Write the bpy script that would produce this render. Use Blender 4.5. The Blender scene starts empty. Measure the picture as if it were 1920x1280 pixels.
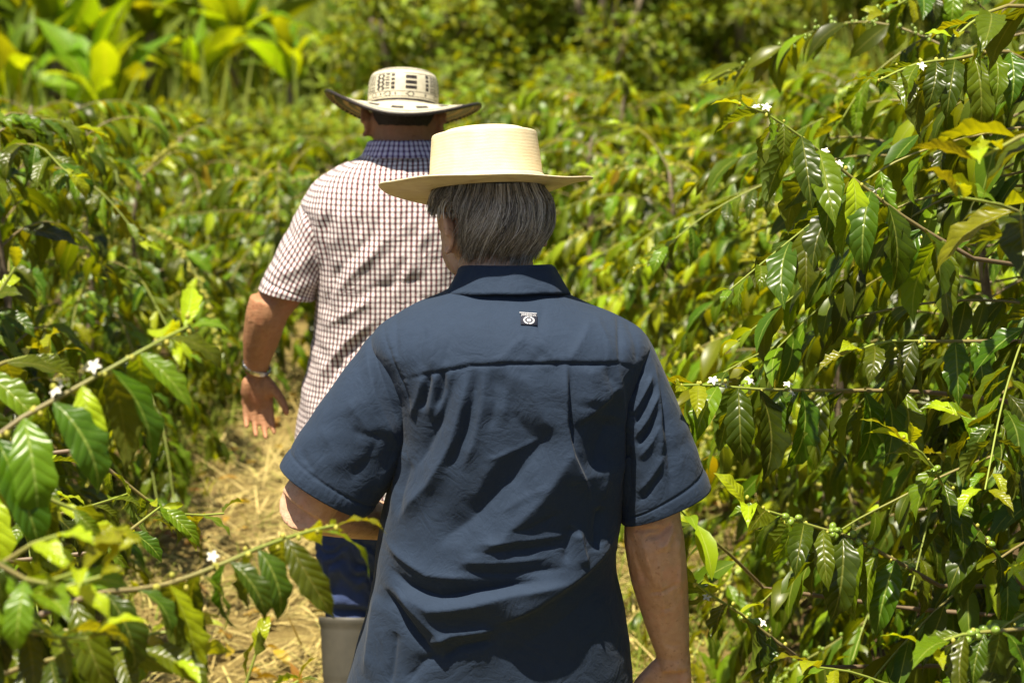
import bpy, math, random
import numpy as np
from mathutils import Vector, Matrix, noise

R = math.radians
scene = bpy.context.scene
col = scene.collection
rng = np.random.default_rng(7)

# ------------------------------------------------------------------ camera, sky, sun, exposure
CAM_Z, PITCH, FPX = 2.24, R(11.0), 4500.0
cam_data = bpy.data.cameras.new('camera')
cam = bpy.data.objects.new('camera', cam_data)
col.objects.link(cam)
cam.location = (0, 0, CAM_Z)
cam.rotation_euler = (R(90) - PITCH, 0, 0)
cam_data.sensor_width = 36.0
cam_data.lens = FPX / 1920 * 36
cam_data.clip_start, cam_data.clip_end = 0.1, 1500
cam_data.dof.use_dof = True
cam_data.dof.focus_distance = 4.18
cam_data.dof.aperture_fstop = 5.6
cam_data.dof.aperture_blades = 7
scene.camera = cam

SUN_AZ = (-0.54, -0.84)          # horizontal direction towards the sun
SUN_EL = R(71)
world = bpy.data.worlds.new('World')
scene.world = world
world.use_nodes = True
wn = world.node_tree
bg = wn.nodes['Background']
sky = wn.nodes.new('ShaderNodeTexSky')
sky.sky_type = 'NISHITA'
sky.sun_disc = False
sky.sun_elevation = SUN_EL
sky.sun_rotation = math.atan2(SUN_AZ[0], SUN_AZ[1])
sky.air_density, sky.dust_density, sky.ozone_density = 1.0, 1.4, 1.0
wn.links.new(sky.outputs[0], bg.inputs[0])
bg.inputs[1].default_value = 0.05
sun_data = bpy.data.lights.new('sun', 'SUN')
sun_data.energy = 5.0
sun_data.angle = R(0.5)
sun_data.color = (1.0, 0.91, 0.74)
sun = bpy.data.objects.new('sun', sun_data)
col.objects.link(sun)
hl = math.hypot(*SUN_AZ)
sdir = Vector((SUN_AZ[0] / hl * math.cos(SUN_EL), SUN_AZ[1] / hl * math.cos(SUN_EL), math.sin(SUN_EL)))
sun.rotation_euler = sdir.to_track_quat('Z', 'Y').to_euler()
sun.location = (-5, -8, 20)

scene.view_settings.view_transform = 'Standard'
scene.view_settings.look = 'None'
scene.view_settings.gamma = 1
scene.view_settings.use_curve_mapping = False
scene.view_settings.exposure = 1.15
scene.render.engine = 'CYCLES'
cy = scene.cycles
cy.max_bounces, cy.diffuse_bounces, cy.glossy_bounces, cy.transmission_bounces = 6, 4, 2, 4
cy.transparent_max_bounces = 6
cy.caustics_reflective = cy.caustics_refractive = False
cy.sample_clamp_indirect = 4
cy.use_adaptive_sampling = True
cy.adaptive_threshold = 0.015
cy.use_denoising = True
try:
    cy.denoiser = 'OPENIMAGEDENOISE'
    cy.denoising_prefilter = 'ACCURATE'
except Exception:
    pass

SP, CP = math.sin(PITCH), math.cos(PITCH)
def TR(px, py, y):
    """traced point of the 1920x1280 reference -> world point on the vertical plane at distance y"""
    a, b = (px - 960) / FPX, (640 - py) / FPX
    d = (a, CP + b * SP, -SP + b * CP)
    t = y / d[1]
    return Vector((d[0] * t, y, CAM_Z + d[2] * t))
def in_view(P, m=0.03):
    """which world points lie inside the field of view (numpy N,3)"""
    q = P - np.array((0, 0, CAM_Z))
    dep = q[:, 1] * CP - q[:, 2] * SP
    up = q[:, 1] * SP + q[:, 2] * CP
    dep = np.maximum(dep, 1e-3)
    return (np.abs(q[:, 0] / dep) < 0.2133 + m) & (np.abs(up / dep) < 0.1422 + m) & (dep > 0.3)

# ------------------------------------------------------------------ object helpers
def tag(o, label=None, cat=None, group=None, kind=None):
    if label: o['label'] = label
    if cat: o['category'] = cat
    if group: o['group'] = group
    if kind: o['kind'] = kind
    return o
def empty(name, loc=(0, 0, 0)):
    o = bpy.data.objects.new(name, None)
    o.empty_display_size = 0.1
    col.objects.link(o)
    o.location = loc
    return o
def mk_mesh(name, V, F, uv=None, attrs=None, mats=(), mat_idx=None, smooth=True):
    """V (N,3); F (M,k) int array or list of such arrays; uv per vertex (N,2); attrs name -> per vertex float"""
    me = bpy.data.meshes.new(name)
    Fs = F if isinstance(F, list) else [F]
    Fs = [np.asarray(f, dtype=np.int32) for f in Fs if len(f)]
    V = np.asarray(V, dtype=np.float32)
    loops = np.concatenate([f.ravel() for f in Fs])
    tot = np.concatenate([np.full(len(f), f.shape[1], np.int32) for f in Fs])
    start = np.concatenate(([0], np.cumsum(tot)[:-1])).astype(np.int32)
    me.vertices.add(len(V)); me.vertices.foreach_set('co', V.ravel())
    me.loops.add(len(loops)); me.loops.foreach_set('vertex_index', loops)
    me.polygons.add(len(tot)); me.polygons.foreach_set('loop_start', start)
    me.polygons.foreach_set('loop_total', tot)
    if mat_idx is not None: me.polygons.foreach_set('material_index', np.asarray(mat_idx, np.int32))
    me.update(calc_edges=True)
    if smooth: me.polygons.foreach_set('use_smooth', np.ones(len(tot), bool))
    if uv is not None:
        l = me.uv_layers.new(name='UVMap')
        l.data.foreach_set('uv', np.asarray(uv, np.float32)[loops].ravel())
    for k, a in (attrs or {}).items():
        at = me.attributes.new(k, 'FLOAT', 'POINT')
        at.data.foreach_set('value', np.asarray(a, np.float32))
    for m in mats: me.materials.append(m)
    return me
def link(name, me, parent=None):
    o = bpy.data.objects.new(name, me)
    col.objects.link(o)
    if parent: o.parent = parent
    return o
def grid_faces(n, m, wrap=False):
    """quads of an n x m vertex grid (row-major); wrap closes the m direction"""
    i = np.arange(n - 1)[:, None]
    j = np.arange(m if wrap else m - 1)[None, :]
    j2 = (j + 1) % m
    a = i * m + j; b = i * m + j2; c = (i + 1) * m + j2; d = (i + 1) * m + j
    return np.stack([a + 0 * b, b + 0 * a, c, d], -1).reshape(-1, 4)
def tube_geo(P, rad, sides=8, cap=True, sq=None):
    """tapered tube along polyline P (N,3) -> verts, quads, tris"""
    P = np.asarray(P, float); n = len(P)
    rad = np.broadcast_to(np.asarray(rad, float), (n,))
    T = np.gradient(P, axis=0) if n > 2 else np.repeat((P[1] - P[0])[None], n, 0)
    T /= np.linalg.norm(T, axis=1, keepdims=True) + 1e-12
    ref = np.array((0.0, 0, 1)) if abs(T[:, 2]).mean() < 0.85 else np.array((0.0, 1, 0))
    A = np.cross(T, ref); A /= np.linalg.norm(A, axis=1, keepdims=True) + 1e-12
    B = np.cross(T, A)
    th = np.linspace(0, 2 * np.pi, sides, endpoint=False)
    s1, s2 = (1, 1) if sq is None else sq
    V = P[:, None] + rad[:, None, None] * (s1 * np.cos(th)[None, :, None] * A[:, None] + s2 * np.sin(th)[None, :, None] * B[:, None])
    V = V.reshape(-1, 3)
    Q = grid_faces(n, sides, True)
    Tr = np.zeros((0, 3), int)
    if cap:
        c0, c1 = len(V), len(V) + 1
        V = np.vstack([V, P[0], P[-1]])
        k = np.arange(sides); k2 = (k + 1) % sides
        Tr = np.vstack([np.stack([np.full(sides, c0), k2, k], 1),
                        np.stack([np.full(sides, c1), (n - 1) * sides + k, (n - 1) * sides + k2], 1)])
    return V, Q, Tr
class Geo:
    """collects pieces of ONE part"""
    def __init__(s): s.V, s.Q, s.T, s.n, s.A = [], [], [], 0, []
    def add(s, V, Q, T=None, a=0.0):
        s.V.append(np.asarray(V, float)); s.Q.append(np.asarray(Q, int).reshape(-1, 4) + s.n)
        if T is not None and len(T): s.T.append(np.asarray(T, int) + s.n)
        s.A.append(np.broadcast_to(np.asarray(a, float), (len(V),)))
        s.n += len(V)
        return s
    def tube(s, P, rad, sides=8, a=0.0, **k):
        return s.add(*tube_geo(P, rad, sides, **k), a=a)
    def ball(s, c, r, seg=14, rings=9, M=None, a=0.0):
        th = np.linspace(0, 2 * np.pi, seg, endpoint=False)
        ph = np.linspace(0.001, np.pi - 0.001, rings)
        X = np.stack([np.sin(ph)[:, None] * np.cos(th), np.sin(ph)[:, None] * np.sin(th), np.cos(ph)[:, None] + 0 * th], -1).reshape(-1, 3)
        X = X * np.broadcast_to(np.asarray(r, float), (3,))
        if M is not None: X = X @ np.asarray(M.to_3x3()).T
        k = np.arange(1, seg - 1); b0 = (rings - 1) * seg
        T = np.vstack([np.stack([0 * k, k, k + 1], 1), np.stack([b0 + 0 * k, b0 + k + 1, b0 + k], 1)])
        return s.add(X + np.asarray(c, float), grid_faces(rings, seg, True)[:, ::-1], T, a=a)
    def mesh(s, name, mats=(), smooth=True, attr=None):
        F = [np.vstack(s.Q)] + ([np.vstack(s.T)] if s.T else [])
        return mk_mesh(name, np.vstack(s.V), F, attrs={attr: np.concatenate(s.A)} if attr else None, mats=mats, smooth=smooth)
def smoothstep(a, b, x):
    t = np.clip((x - a) / (b - a), 0, 1)
    return t * t * (3 - 2 * t)
def vnoise(P, scale, seed=0):
    o = Vector((seed * 13.7, seed * 5.1, seed * 9.3))
    return np.array([noise.noise(Vector(p) * scale + o) for p in P])

# ------------------------------------------------------------------ node materials
class NT:
    def __init__(s, name):
        s.m = bpy.data.materials.new(name); s.m.use_nodes = True
        s.t = s.m.node_tree; s.t.nodes.clear()
        s.out = s.t.nodes.new('ShaderNodeOutputMaterial')
    def n(s, typ, ins=None, **props):
        nd = s.t.nodes.new(typ)
        for k, v in props.items(): setattr(nd, k, v)
        for k, v in (ins or {}).items():
            sock = nd.inputs[k]
            if isinstance(v, bpy.types.NodeSocket): s.t.links.new(v, sock)
            else: sock.default_value = v
        return nd
    def math(s, op, a, b=None, c=None, clamp=False):
        ins = {0: a}
        if b is not None: ins[1] = b
        if c is not None: ins[2] = c
        return s.n('ShaderNodeMath', ins, operation=op, use_clamp=clamp).outputs[0]
    def ramp(s, fac, stops, interp='LINEAR'):
        nd = s.n('ShaderNodeValToRGB', {0: fac})
        cr = nd.color_ramp; cr.interpolation = interp
        while len(cr.elements) < len(stops): cr.elements.new(0.5)
        for e, (p, c) in zip(cr.elements, stops):
            e.position = p; e.color = (*c, 1) if len(c) == 3 else c
        return nd.outputs[0]
    def mix(s, f, a, b, mode='MIX'):
        nd = s.n('ShaderNodeMix', data_type='RGBA', blend_type=mode)
        for sock, v in ((nd.inputs[0], f), (nd.inputs[6], a), (nd.inputs[7], b)):
            if isinstance(v, bpy.types.NodeSocket): s.t.links.new(v, sock)
            else: sock.default_value = v if not isinstance(v, tuple) or len(v) == 4 else (*v, 1)
        return nd.outputs[2]
    def noise(s, vec, scale, detail=4, rough=0.55, dist=0.0):
        ins = {'Scale': scale, 'Detail': detail, 'Roughness': rough, 'Distortion': dist}
        if vec is not None: ins['Vector'] = vec
        return s.n('ShaderNodeTexNoise', ins).outputs[0]
    def bump(s, h, strength=0.3, dist=0.01, normal=None):
        ins = {'Strength': strength, 'Distance': dist, 'Height': h}
        if normal is not None: ins['Normal'] = normal
        return s.n('ShaderNodeBump', ins).outputs[0]
    def principled(s, color, rough=0.6, spec=0.5, normal=None, **extra):
        ins = {'Base Color': color if isinstance(color, bpy.types.NodeSocket) else (*color, 1), 'Roughness': rough, 'Specular IOR Level': spec}
        if normal is not None: ins['Normal'] = normal
        ins.update(extra)
        return s.n('ShaderNodeBsdfPrincipled', ins).outputs[0]
    def finish(s, shader):
        s.t.links.new(shader, s.out.inputs[0]); return s.m
    def coord(s, which='Object'):
        return s.n('ShaderNodeTexCoord').outputs[which]
    def attr(s, name):
        return s.n('ShaderNodeAttribute', attribute_name=name).outputs['Fac']

def leaf_material(name, stops, veins=9.0, quilt=0.30, rough=0.31, trans=0.36, tint_amt=0.5, spec=0.36, trans_gain=(2.8, 2.15, 0.25)):
    t = NT(name)
    age = t.attr('age'); tint = t.attr('tint')
    rnd = t.n('ShaderNodeObjectInfo').outputs['Random']
    k = t.math('FRACT', t.math('ADD', tint, rnd))
    base = t.ramp(t.math('MULTIPLY', age, 0.5), stops)
    uv = t.n('ShaderNodeSeparateXYZ', {0: t.coord('UV')})
    u, v = uv.outputs[0], uv.outputs[1]
    m = t.math('MULTIPLY', t.math('ABSOLUTE', t.math('SUBTRACT', u, 0.5)), 2.0)
    f = t.math('FRACT', t.math('SUBTRACT', t.math('MULTIPLY', v, veins), t.math('MULTIPLY', m, 1.5)))
    tri = t.math('ABSOLUTE', t.math('SUBTRACT', t.math('MULTIPLY', f, 2.0), 1.0))       # 1 on a vein
    vein = t.math('MULTIPLY', t.math('SUBTRACT', tri, 0.86), 7.0, clamp=True)
    rib = t.math('SUBTRACT', 1.0, t.math('DIVIDE', m, 0.09), clamp=True)
    nz = t.noise(t.coord('Object'), 9.0, 3)
    col_ = t.mix(t.math('MULTIPLY', vein, 0.14), base, (0.22, 0.27, 0.04))
    col_ = t.mix(t.math('MULTIPLY', rib, 0.7), col_, (0.27, 0.30, 0.06))
    hsv = t.n('ShaderNodeHueSaturation', {'Hue': t.math('ADD', 0.5, t.math('MULTIPLY', t.math('SUBTRACT', k, 0.5), 0.05)),
              'Value': t.math('ADD', t.math('MULTIPLY', k, tint_amt * 2), t.math('ADD', 1.0 - tint_amt, t.math('MULTIPLY', t.math('SUBTRACT', nz, 0.5), 0.5))),
              'Color': col_}).outputs[0]
    spot = t.math('MULTIPLY', t.math('SUBTRACT', t.noise(t.coord('Object'), 14.0, 4, 0.7), 0.68), 9.0, clamp=True)
    hsv = t.mix(t.math('MULTIPLY', spot, 0.6), hsv, (0.16, 0.09, 0.03))
    back = t.n('ShaderNodeNewGeometry').outputs['Backfacing']
    hsv = t.mix(t.math('MULTIPLY', back, 0.3), hsv, (0.14, 0.17, 0.02))
    h = t.math('SUBTRACT', t.math('SUBTRACT', 1.0, t.math('POWER', tri, 2.5)), t.math('MULTIPLY', rib, 0.8))
    nrm = t.bump(h, quilt, 0.004)
    p = t.principled(hsv, t.math('ADD', rough, t.math('MULTIPLY', back, 0.25)), spec, nrm)
    tc = t.mix(1.0, hsv, (*trans_gain, 1), 'MULTIPLY')
    tr = t.n('ShaderNodeBsdfTranslucent', {'Color': tc, 'Normal': nrm}).outputs[0]
    mx = t.n('ShaderNodeMixShader', {0: trans, 1: p, 2: tr}).outputs[0]
    return t.finish(mx)

COFFEE_STOPS = [(0.0, (0.027, 0.058, 0.003)), (0.22, (0.100, 0.152, 0.004)), (0.5, (0.29, 0.345, 0.008)), (0.78, (0.38, 0.30, 0.02)), (1.0, (0.26, 0.13, 0.03))]
M_LEAF = leaf_material('coffee_leaf', COFFEE_STOPS)
M_LEAF_FAR = leaf_material('coffee_leaf_fine', COFFEE_STOPS, quilt=0.0, rough=0.33, spec=0.24)
M_SHRUB = leaf_material('shrub_leaf', [(0.0, (0.06, 0.10, 0.006)), (0.35, (0.15, 0.20, 0.009)), (0.7, (0.28, 0.31, 0.013)), (1.0, (0.2, 0.2, 0.05))], quilt=0.0, rough=0.5, trans=0.4, spec=0.3)
M_BANANA = leaf_material('banana_leaf', [(0.0, (0.085, 0.165, 0.008)), (0.4, (0.15, 0.25, 0.010)), (0.6, (0.23, 0.31, 0.012)), (0.85, (0.45, 0.27, 0.03)), (1.0, (0.22, 0.13, 0.06))], veins=40, quilt=0.25, rough=0.42, trans=0.5, spec=0.3)
M_GRASS = leaf_material('grass_blade', [(0.0, (0.08, 0.12, 0.008)), (0.5, (0.17, 0.20, 0.015)), (1.0, (0.36, 0.27, 0.10))], veins=0, quilt=0.0, rough=0.55, trans=0.3)

def simple_mat(name, c1, c2, scale, rough=0.7, bump=0.3, spec=0.3, dist=0.005):
    t = NT(name)
    nz = t.noise(t.coord('Object'), scale, 6)
    c = t.ramp(nz, [(0.3, c1), (0.7, c2)])
    return t.finish(t.principled(c, rough, spec, t.bump(nz, bump, dist)))
M_BARK = simple_mat('bark', (0.10, 0.075, 0.05), (0.24, 0.19, 0.13), 60)
M_TWIG_GREEN = simple_mat('green_twig', (0.16, 0.20, 0.03), (0.24, 0.25, 0.05), 40, 0.5)
M_TWIG_BROWN = simple_mat('woody_twig', (0.14, 0.09, 0.05), (0.28, 0.20, 0.11), 80, 0.7)
M_CHERRY = simple_mat('green_cherry', (0.14, 0.23, 0.025), (0.24, 0.32, 0.05), 30, 0.28, 0.05, 0.5)
M_BUD = simple_mat('yellow_bud', (0.35, 0.36, 0.05), (0.45, 0.40, 0.07), 60, 0.5)
M_PETAL = simple_mat('white_petal', (0.58, 0.56, 0.44), (0.74, 0.73, 0.64), 50, 0.5, 0.1)

# ------------------------------------------------------------------ terrain
def hgt(x, y):
    x = np.asarray(x, float); y = np.asarray(y, float)
    z = -0.75 * smoothstep(10.5, 19, y)
    z = z + 0.52 * np.clip(y - 27, 0, 55) * smoothstep(27, 31, y) + 4 * smoothstep(60, 200, y)
    z = z + 0.02 * np.sin(x * 2.1 + y * 1.3) + 0.015 * np.sin(x * 4.7 - y * 3.1) + 0.25 * np.sin(x * 0.21 + 1) * smoothstep(12, 40, y) 
    z = z + 0.12 * np.clip(np.abs(x + 0.4) - 1.0, 0, 0.6)          # the rows stand on slightly raised banks
    return z
gx = np.concatenate([np.linspace(-400, -12, 30), np.linspace(-10, 10, 161), np.linspace(12, 400, 30)])
gy = np.concatenate([np.linspace(-60, -1, 20), np.linspace(0, 16, 129), np.linspace(17, 90, 74), np.linspace(100, 700, 25)])
GX, GY = np.meshgrid(gx, gy)
gV = np.stack([GX, GY, hgt(GX, GY)], -1).reshape(-1, 3)
t = NT('dry_soil')
oc = t.coord('Object')
n1, n2, n3 = t.noise(oc, 1.3, 5), t.noise(oc, 22, 6), t.noise(oc, 140, 4, dist=2.0)
sx = t.n('ShaderNodeSeparateXYZ', {0: oc})
soil = t.ramp(n2, [(0.3, (0.045, 0.030, 0.015)), (0.7, (0.13, 0.085, 0.04))])
straw_c = t.ramp(n3, [(0.35, (0.10, 0.065, 0.025)), (0.5, (0.21, 0.155, 0.05)), (0.7, (0.36, 0.28, 0.10))])
dist_path = t.math('ABSOLUTE', t.math('ADD', sx.outputs[0], 0.4))
on_path = t.math('SUBTRACT', 1.35, t.math('ADD', dist_path, t.math('MULTIPLY', t.math('SUBTRACT', n1, 0.5), 0.8)), clamp=True)
on_path = t.math('MULTIPLY', on_path, 2.5, clamp=True)
far_g = t.math('MULTIPLY', t.math('SUBTRACT', sx.outputs[1], 14), 0.2, clamp=True)
cc = t.mix(on_path, soil, straw_c)
cc = t.mix(far_g, cc, t.ramp(n2, [(0.3, (0.05, 0.07, 0.01)), (0.7, (0.11, 0.14, 0.02))]))
M_SOIL = t.finish(t.principled(cc, 0.9, 0.1, t.bump(t.math('ADD', n2, t.math('MULTIPLY', n3, 0.6)), 0.7, 0.02)))
tag(link('ground', mk_mesh('ground', gV, grid_faces(len(gy), len(gx)), mats=[M_SOIL])), kind='structure')

t = NT('dry_straw')
k = t.attr('tint')
M_STRAW = t.finish(t.principled(t.ramp(k, [(0, (0.15, 0.10, 0.035)), (0.35, (0.38, 0.29, 0.09)), (0.75, (0.56, 0.45, 0.17)), (1, (0.28, 0.27, 0.06))]), 0.6, 0.35))

def blades(name, P, L, W, az, el, bend, mat, tint, age=None, segs=3, kind='stuff', label=None):
    """many curved grass blades / straws in one object"""
    n = len(P)
    s = np.linspace(0, 1, segs + 1)
    d = np.stack([np.cos(az) * np.cos(el), np.sin(az) * np.cos(el), np.sin(el)], -1)
    side = np.stack([-np.sin(az), np.cos(az), 0 * az], -1)
    ctr = P[:, None] + d[:, None] * (s[None, :, None] * L[:, None, None])
    ctr[..., 2] -= bend[:, None] * L[:, None] * s[None] ** 2
    wid = W[:, None] * (1 - s[None] ** 2 * 0.85)
    V = np.stack([ctr - side[:, None] * wid[..., None], ctr + side[:, None] * wid[..., None]], 2).reshape(-1, 3)
    f = grid_faces(segs + 1, 2)
    F = (f[None] + (np.arange(n) * (segs + 1) * 2)[:, None, None]).reshape(-1, 4)
    rep = (segs + 1) * 2
    uv = np.tile(np.stack([np.tile([0.3, 0.7], segs + 1), np.repeat(s, 2)], -1), (n, 1))
    at = {'tint': np.repeat(tint, rep)}
    if age is not None: at['age'] = np.repeat(age, rep)
    o = link(name, mk_mesh(name, V, F, uv=uv, attrs=at, mats=[mat]))
    tag(o, label=label, kind=kind)
    return o
def scatter(n, x0, x1, y0, y1): 
    x, y = rng.uniform(x0, x1, n), rng.uniform(y0, y1, n)
    return np.stack([x, y, hgt(x, y)], -1)
n = 26000
P = np.vstack([scatter(16000, -1.5, 0.9, 5.2, 11.5), scatter(10000, -1.3, 0.7, 1.5, 5.2)]); n = len(P)
P[:, 2] += np.abs(rng.normal(0, 0.02, n)) + 0.003
keep = np.abs(P[:, 0] + 0.4) < 0.75 + rng.normal(0, 0.25, n)
clump = np.array([noise.noise(Vector(p) * 2.6) for p in P]) > -0.28
P = P[keep & clump]; n = len(P)
az0 = np.array([noise.noise(Vector(p) * 3.0 + Vector((9, 0, 0))) for p in P]) * 5
blades('dry_straw', P, rng.uniform(0.08, 0.34, n), rng.uniform(0.0012, 0.0038, n), az0 + rng.normal(0, 0.7, n), rng.normal(0.10, 0.22, n), rng.uniform(0, 0.35, n), M_STRAW, rng.uniform(0, 1, n))
P = np.vstack([scatter(420, -1.6, -1.15, 5.5, 11), scatter(600, 0.25, 0.9, 4.5, 11), scatter(130, -1.2, 0.4, 6.5, 11)])
P = np.repeat(P, 7, 0) + rng.normal(0, 0.03, (len(P) * 7, 3)) * (1, 1, 0); n = len(P)
blades('green_grass', P, rng.uniform(0.06, 0.24, n), rng.uniform(0.002, 0.005, n), rng.uniform(0, 6.28, n), rng.uniform(0.5, 1.4, n), rng.uniform(0.2, 0.7, n), M_GRASS, rng.uniform(0, 1, n), rng.uniform(0, 1.2, n))

# ------------------------------------------------------------------ leaves
def leaf_geo(ns, nt, r, width=0.19, wave=0.022, fold=0.25, curl=0.7, waves=5.0):
    s = np.linspace(0, 1, ns + 1)
    tt = np.linspace(-1, 1, nt + 1)
    w = width * np.sin(np.pi * s ** 0.88) ** 0.85 * (1 - 0.55 * smoothstep(0.72, 1.0, s)) 
    w[0], w[-1] = 0.008, 0.003
    ang = -curl * (s ** 1.3) + 0.2 + 0.25 * curl
    dy, dz = np.cos(ang), np.sin(ang)
    y = np.concatenate([[0], np.cumsum((dy[1:] + dy[:-1]) / 2 / ns)])
    z = np.concatenate([[0], np.cumsum((dz[1:] + dz[:-1]) / 2 / ns)])
    S, T = np.meshgrid(s, tt, indexing='ij')
    ph = np.where(T < 0, r.uniform(0, 6.28), r.uniform(0, 6.28))
    wv = np.sin(2 * np.pi * waves * S + ph + 0.9 * np.sin(5 * S + ph)) * wave * np.abs(T) ** 1.6 * np.sin(np.pi * S)
    X = T * w[:, None] * (1 + 0.25 * wv / max(wave, 1e-6) * 0.4)
    off = fold * np.abs(X) + wv
    twist = r.normal(0, 0.35) * S
    X2, off2 = X * np.cos(twist) - off * np.sin(twist), X * np.sin(twist) + off * np.cos(twist)
    bendx = r.normal(0, 0.06) * S ** 2
    V = np.stack([X2 + bendx, y[:, None] + -np.sin(ang)[:, None] * off2, z[:, None] + np.cos(ang)[:, None] * off2], -1).reshape(-1, 3)
    uv = np.stack([(T + 1) / 2, S], -1).reshape(-1, 2)
    return V, grid_faces(ns + 1, nt + 1), uv
lr = np.random.default_rng(3)
AGES = (0.12, 0.42, 0.95, 1.62)
SHAPES = [leaf_geo(14, 4, lr, width=lr.uniform(0.15, 0.195), wave=lr.uniform(0.02, 0.042), fold=lr.uniform(0.1, 0.55), curl=lr.uniform(0.5, 1.7), waves=lr.uniform(3, 4.6)) for _ in range(10)]
LOW = [leaf_geo(5, 2, lr, width=lr.uniform(0.15, 0.195), wave=0.012, fold=lr.uniform(0.15, 0.4), curl=lr.uniform(0.6, 1.8)) for _ in range(4)]
LEAF_ME = [[mk_mesh('coffee_leaf', V, Q, uv, {'age': np.full(len(V), a), 'tint': np.zeros(len(V))}, [M_LEAF]) for V, Q, uv in SHAPES] for a in AGES]

def frames(org, d, up, L, roll):
    """leaf matrices: Y along d, Z near up"""
    Y = d / np.linalg.norm(d, axis=1, keepdims=True)
    Z = up - Y * (up * Y).sum(1, keepdims=True)
    Z /= np.linalg.norm(Z, axis=1, keepdims=True) + 1e-9
    X = np.cross(Y, Z)
    c, s = np.cos(roll)[:, None], np.sin(roll)[:, None]
    X, Z = X * c + Z * s, Z * c - X * s
    M = np.zeros((len(org), 4, 4)); M[:, 3, 3] = 1
    M[:, :3, 0], M[:, :3, 1], M[:, :3, 2], M[:, :3, 3] = X * L[:, None], Y * L[:, None], Z * L[:, None], org
    return M
def joined_leaves(name, M, age, parent, base, shapes, mat, r, kind='stuff'):
    if not len(M): return None
    which = r.integers(0, len(shapes), len(M))
    Vs, Fs, U, A, T, off = [], [], [], [], [], 0
    for k, (V, Q, uv) in enumerate(shapes):
        m = M[which == k]; n = len(m)
        if not n: continue
        W = np.einsum('nij,vj->nvi', m[:, :3, :3], V) + m[:, None, :3, 3] - np.asarray(base)
        Vs.append(W.reshape(-1, 3)); Fs.append((Q[None] + (np.arange(n) * len(V))[:, None, None] + off).reshape(-1, 4))
        U.append(np.tile(uv, (n, 1))); A.append(np.repeat(age[which == k], len(V))); T.append(np.repeat(r.uniform(0, 1, n), len(V)))
        off += n * len(V)
    o = link(name, mk_mesh(name, np.vstack(Vs), np.vstack(Fs), np.vstack(U), {'age': np.concatenate(A), 'tint': np.concatenate(T)}, [mat]), parent)
    return tag(o, kind=kind)

def resample(P, step):
    P = np.asarray(P, float)
    # smooth polyline (Catmull-Rom through the points)
    Q = np.vstack([2 * P[0] - P[1], P, 2 * P[-1] - P[-2]])
    out = []
    for i in range(1, len(Q) - 2):
        for u in np.linspace(0, 1, 8, endpoint=False):
            a, b, c, d = Q[i - 1], Q[i], Q[i + 1], Q[i + 2]
            out.append(0.5 * ((2 * b) + (c - a) * u + (2 * a - 5 * b + 4 * c - d) * u * u + (3 * b - a - 3 * c + d) * u ** 3))
    out.append(P[-1]); out = np.array(out)
    seg = np.linalg.norm(np.diff(out, axis=0), axis=1); cum = np.concatenate([[0], np.cumsum(seg)])
    n = max(3, int(round(cum[-1] / step)) + 1)
    s = np.linspace(0, cum[-1], n)
    return np.stack([np.interp(s, cum, out[:, k]) for k in range(3)], -1)

def branch_leaves(P, r, L, hang=1.0, bare=0.12, young=3, yellow=0.03, spread=0.5, start=0):
    """opposite leaf pairs along a resampled branch P -> matrices, ages"""
    n = len(P)
    T = np.gradient(P, axis=0); T /= np.linalg.norm(T, axis=1, keepdims=True) + 1e-9
    up = np.array((0, 0, 1.0))
    S = np.cross(T, up); S /= np.linalg.norm(S, axis=1, keepdims=True) + 1e-9
    idx = np.arange(start, n)
    org, d, u, LL, age = [], [], [], [], []
    for sd in (-1, 1):
        m = idx[r.uniform(0, 1, len(idx)) > bare * (0.3 + (n - 1 - idx) / n * 1.4)]
        k = n - 1 - m                                   # nodes from the tip
        yng = np.clip(1 - k / max(young, 0.1), 0, 1) * r.uniform(0.3, 1.15)
        dn = hang * (0.2 + 0.9 * smoothstep(0, 3, k)) * r.uniform(0.55, 1.35, len(m))
        dd = S[m] * sd * spread * r.uniform(0.6, 1.3, len(m))[:, None] + T[m] * (0.45 + 0.8 * yng * r.uniform(0, 1, len(m)))[:, None] + np.stack([0 * dn, 0 * dn, -dn + 0.35 * yng], -1) + r.normal(0, 0.17, (len(m), 3))
        org.append(P[m] + S[m] * sd * 0.006); d.append(dd)
        u.append(np.array((0, 0, 1.0)) + S[m] * sd * 0.25 + r.normal(0, 0.2, (len(m), 3)))
        LL.append(L * r.uniform(0.6, 1.2, len(m)) * (0.5 + 0.5 * smoothstep(-1, 4, k)))
        a = np.clip(0.08 + 0.22 * r.uniform(0, 1, len(m)) + 0.85 * yng + (r.uniform(0, 1, len(m)) < 0.25) * r.uniform(0.15, 0.5, len(m)), 0, 1.05)
        a = np.where(r.uniform(0, 1, len(m)) < yellow, r.uniform(1.35, 1.8, len(m)), a)
        age.append(a)
    org, d, u, LL, age = map(np.concatenate, (org, d, u, LL, age))
    return frames(org, d, u, LL, r.normal(0, 0.45, len(org))), age

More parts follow.
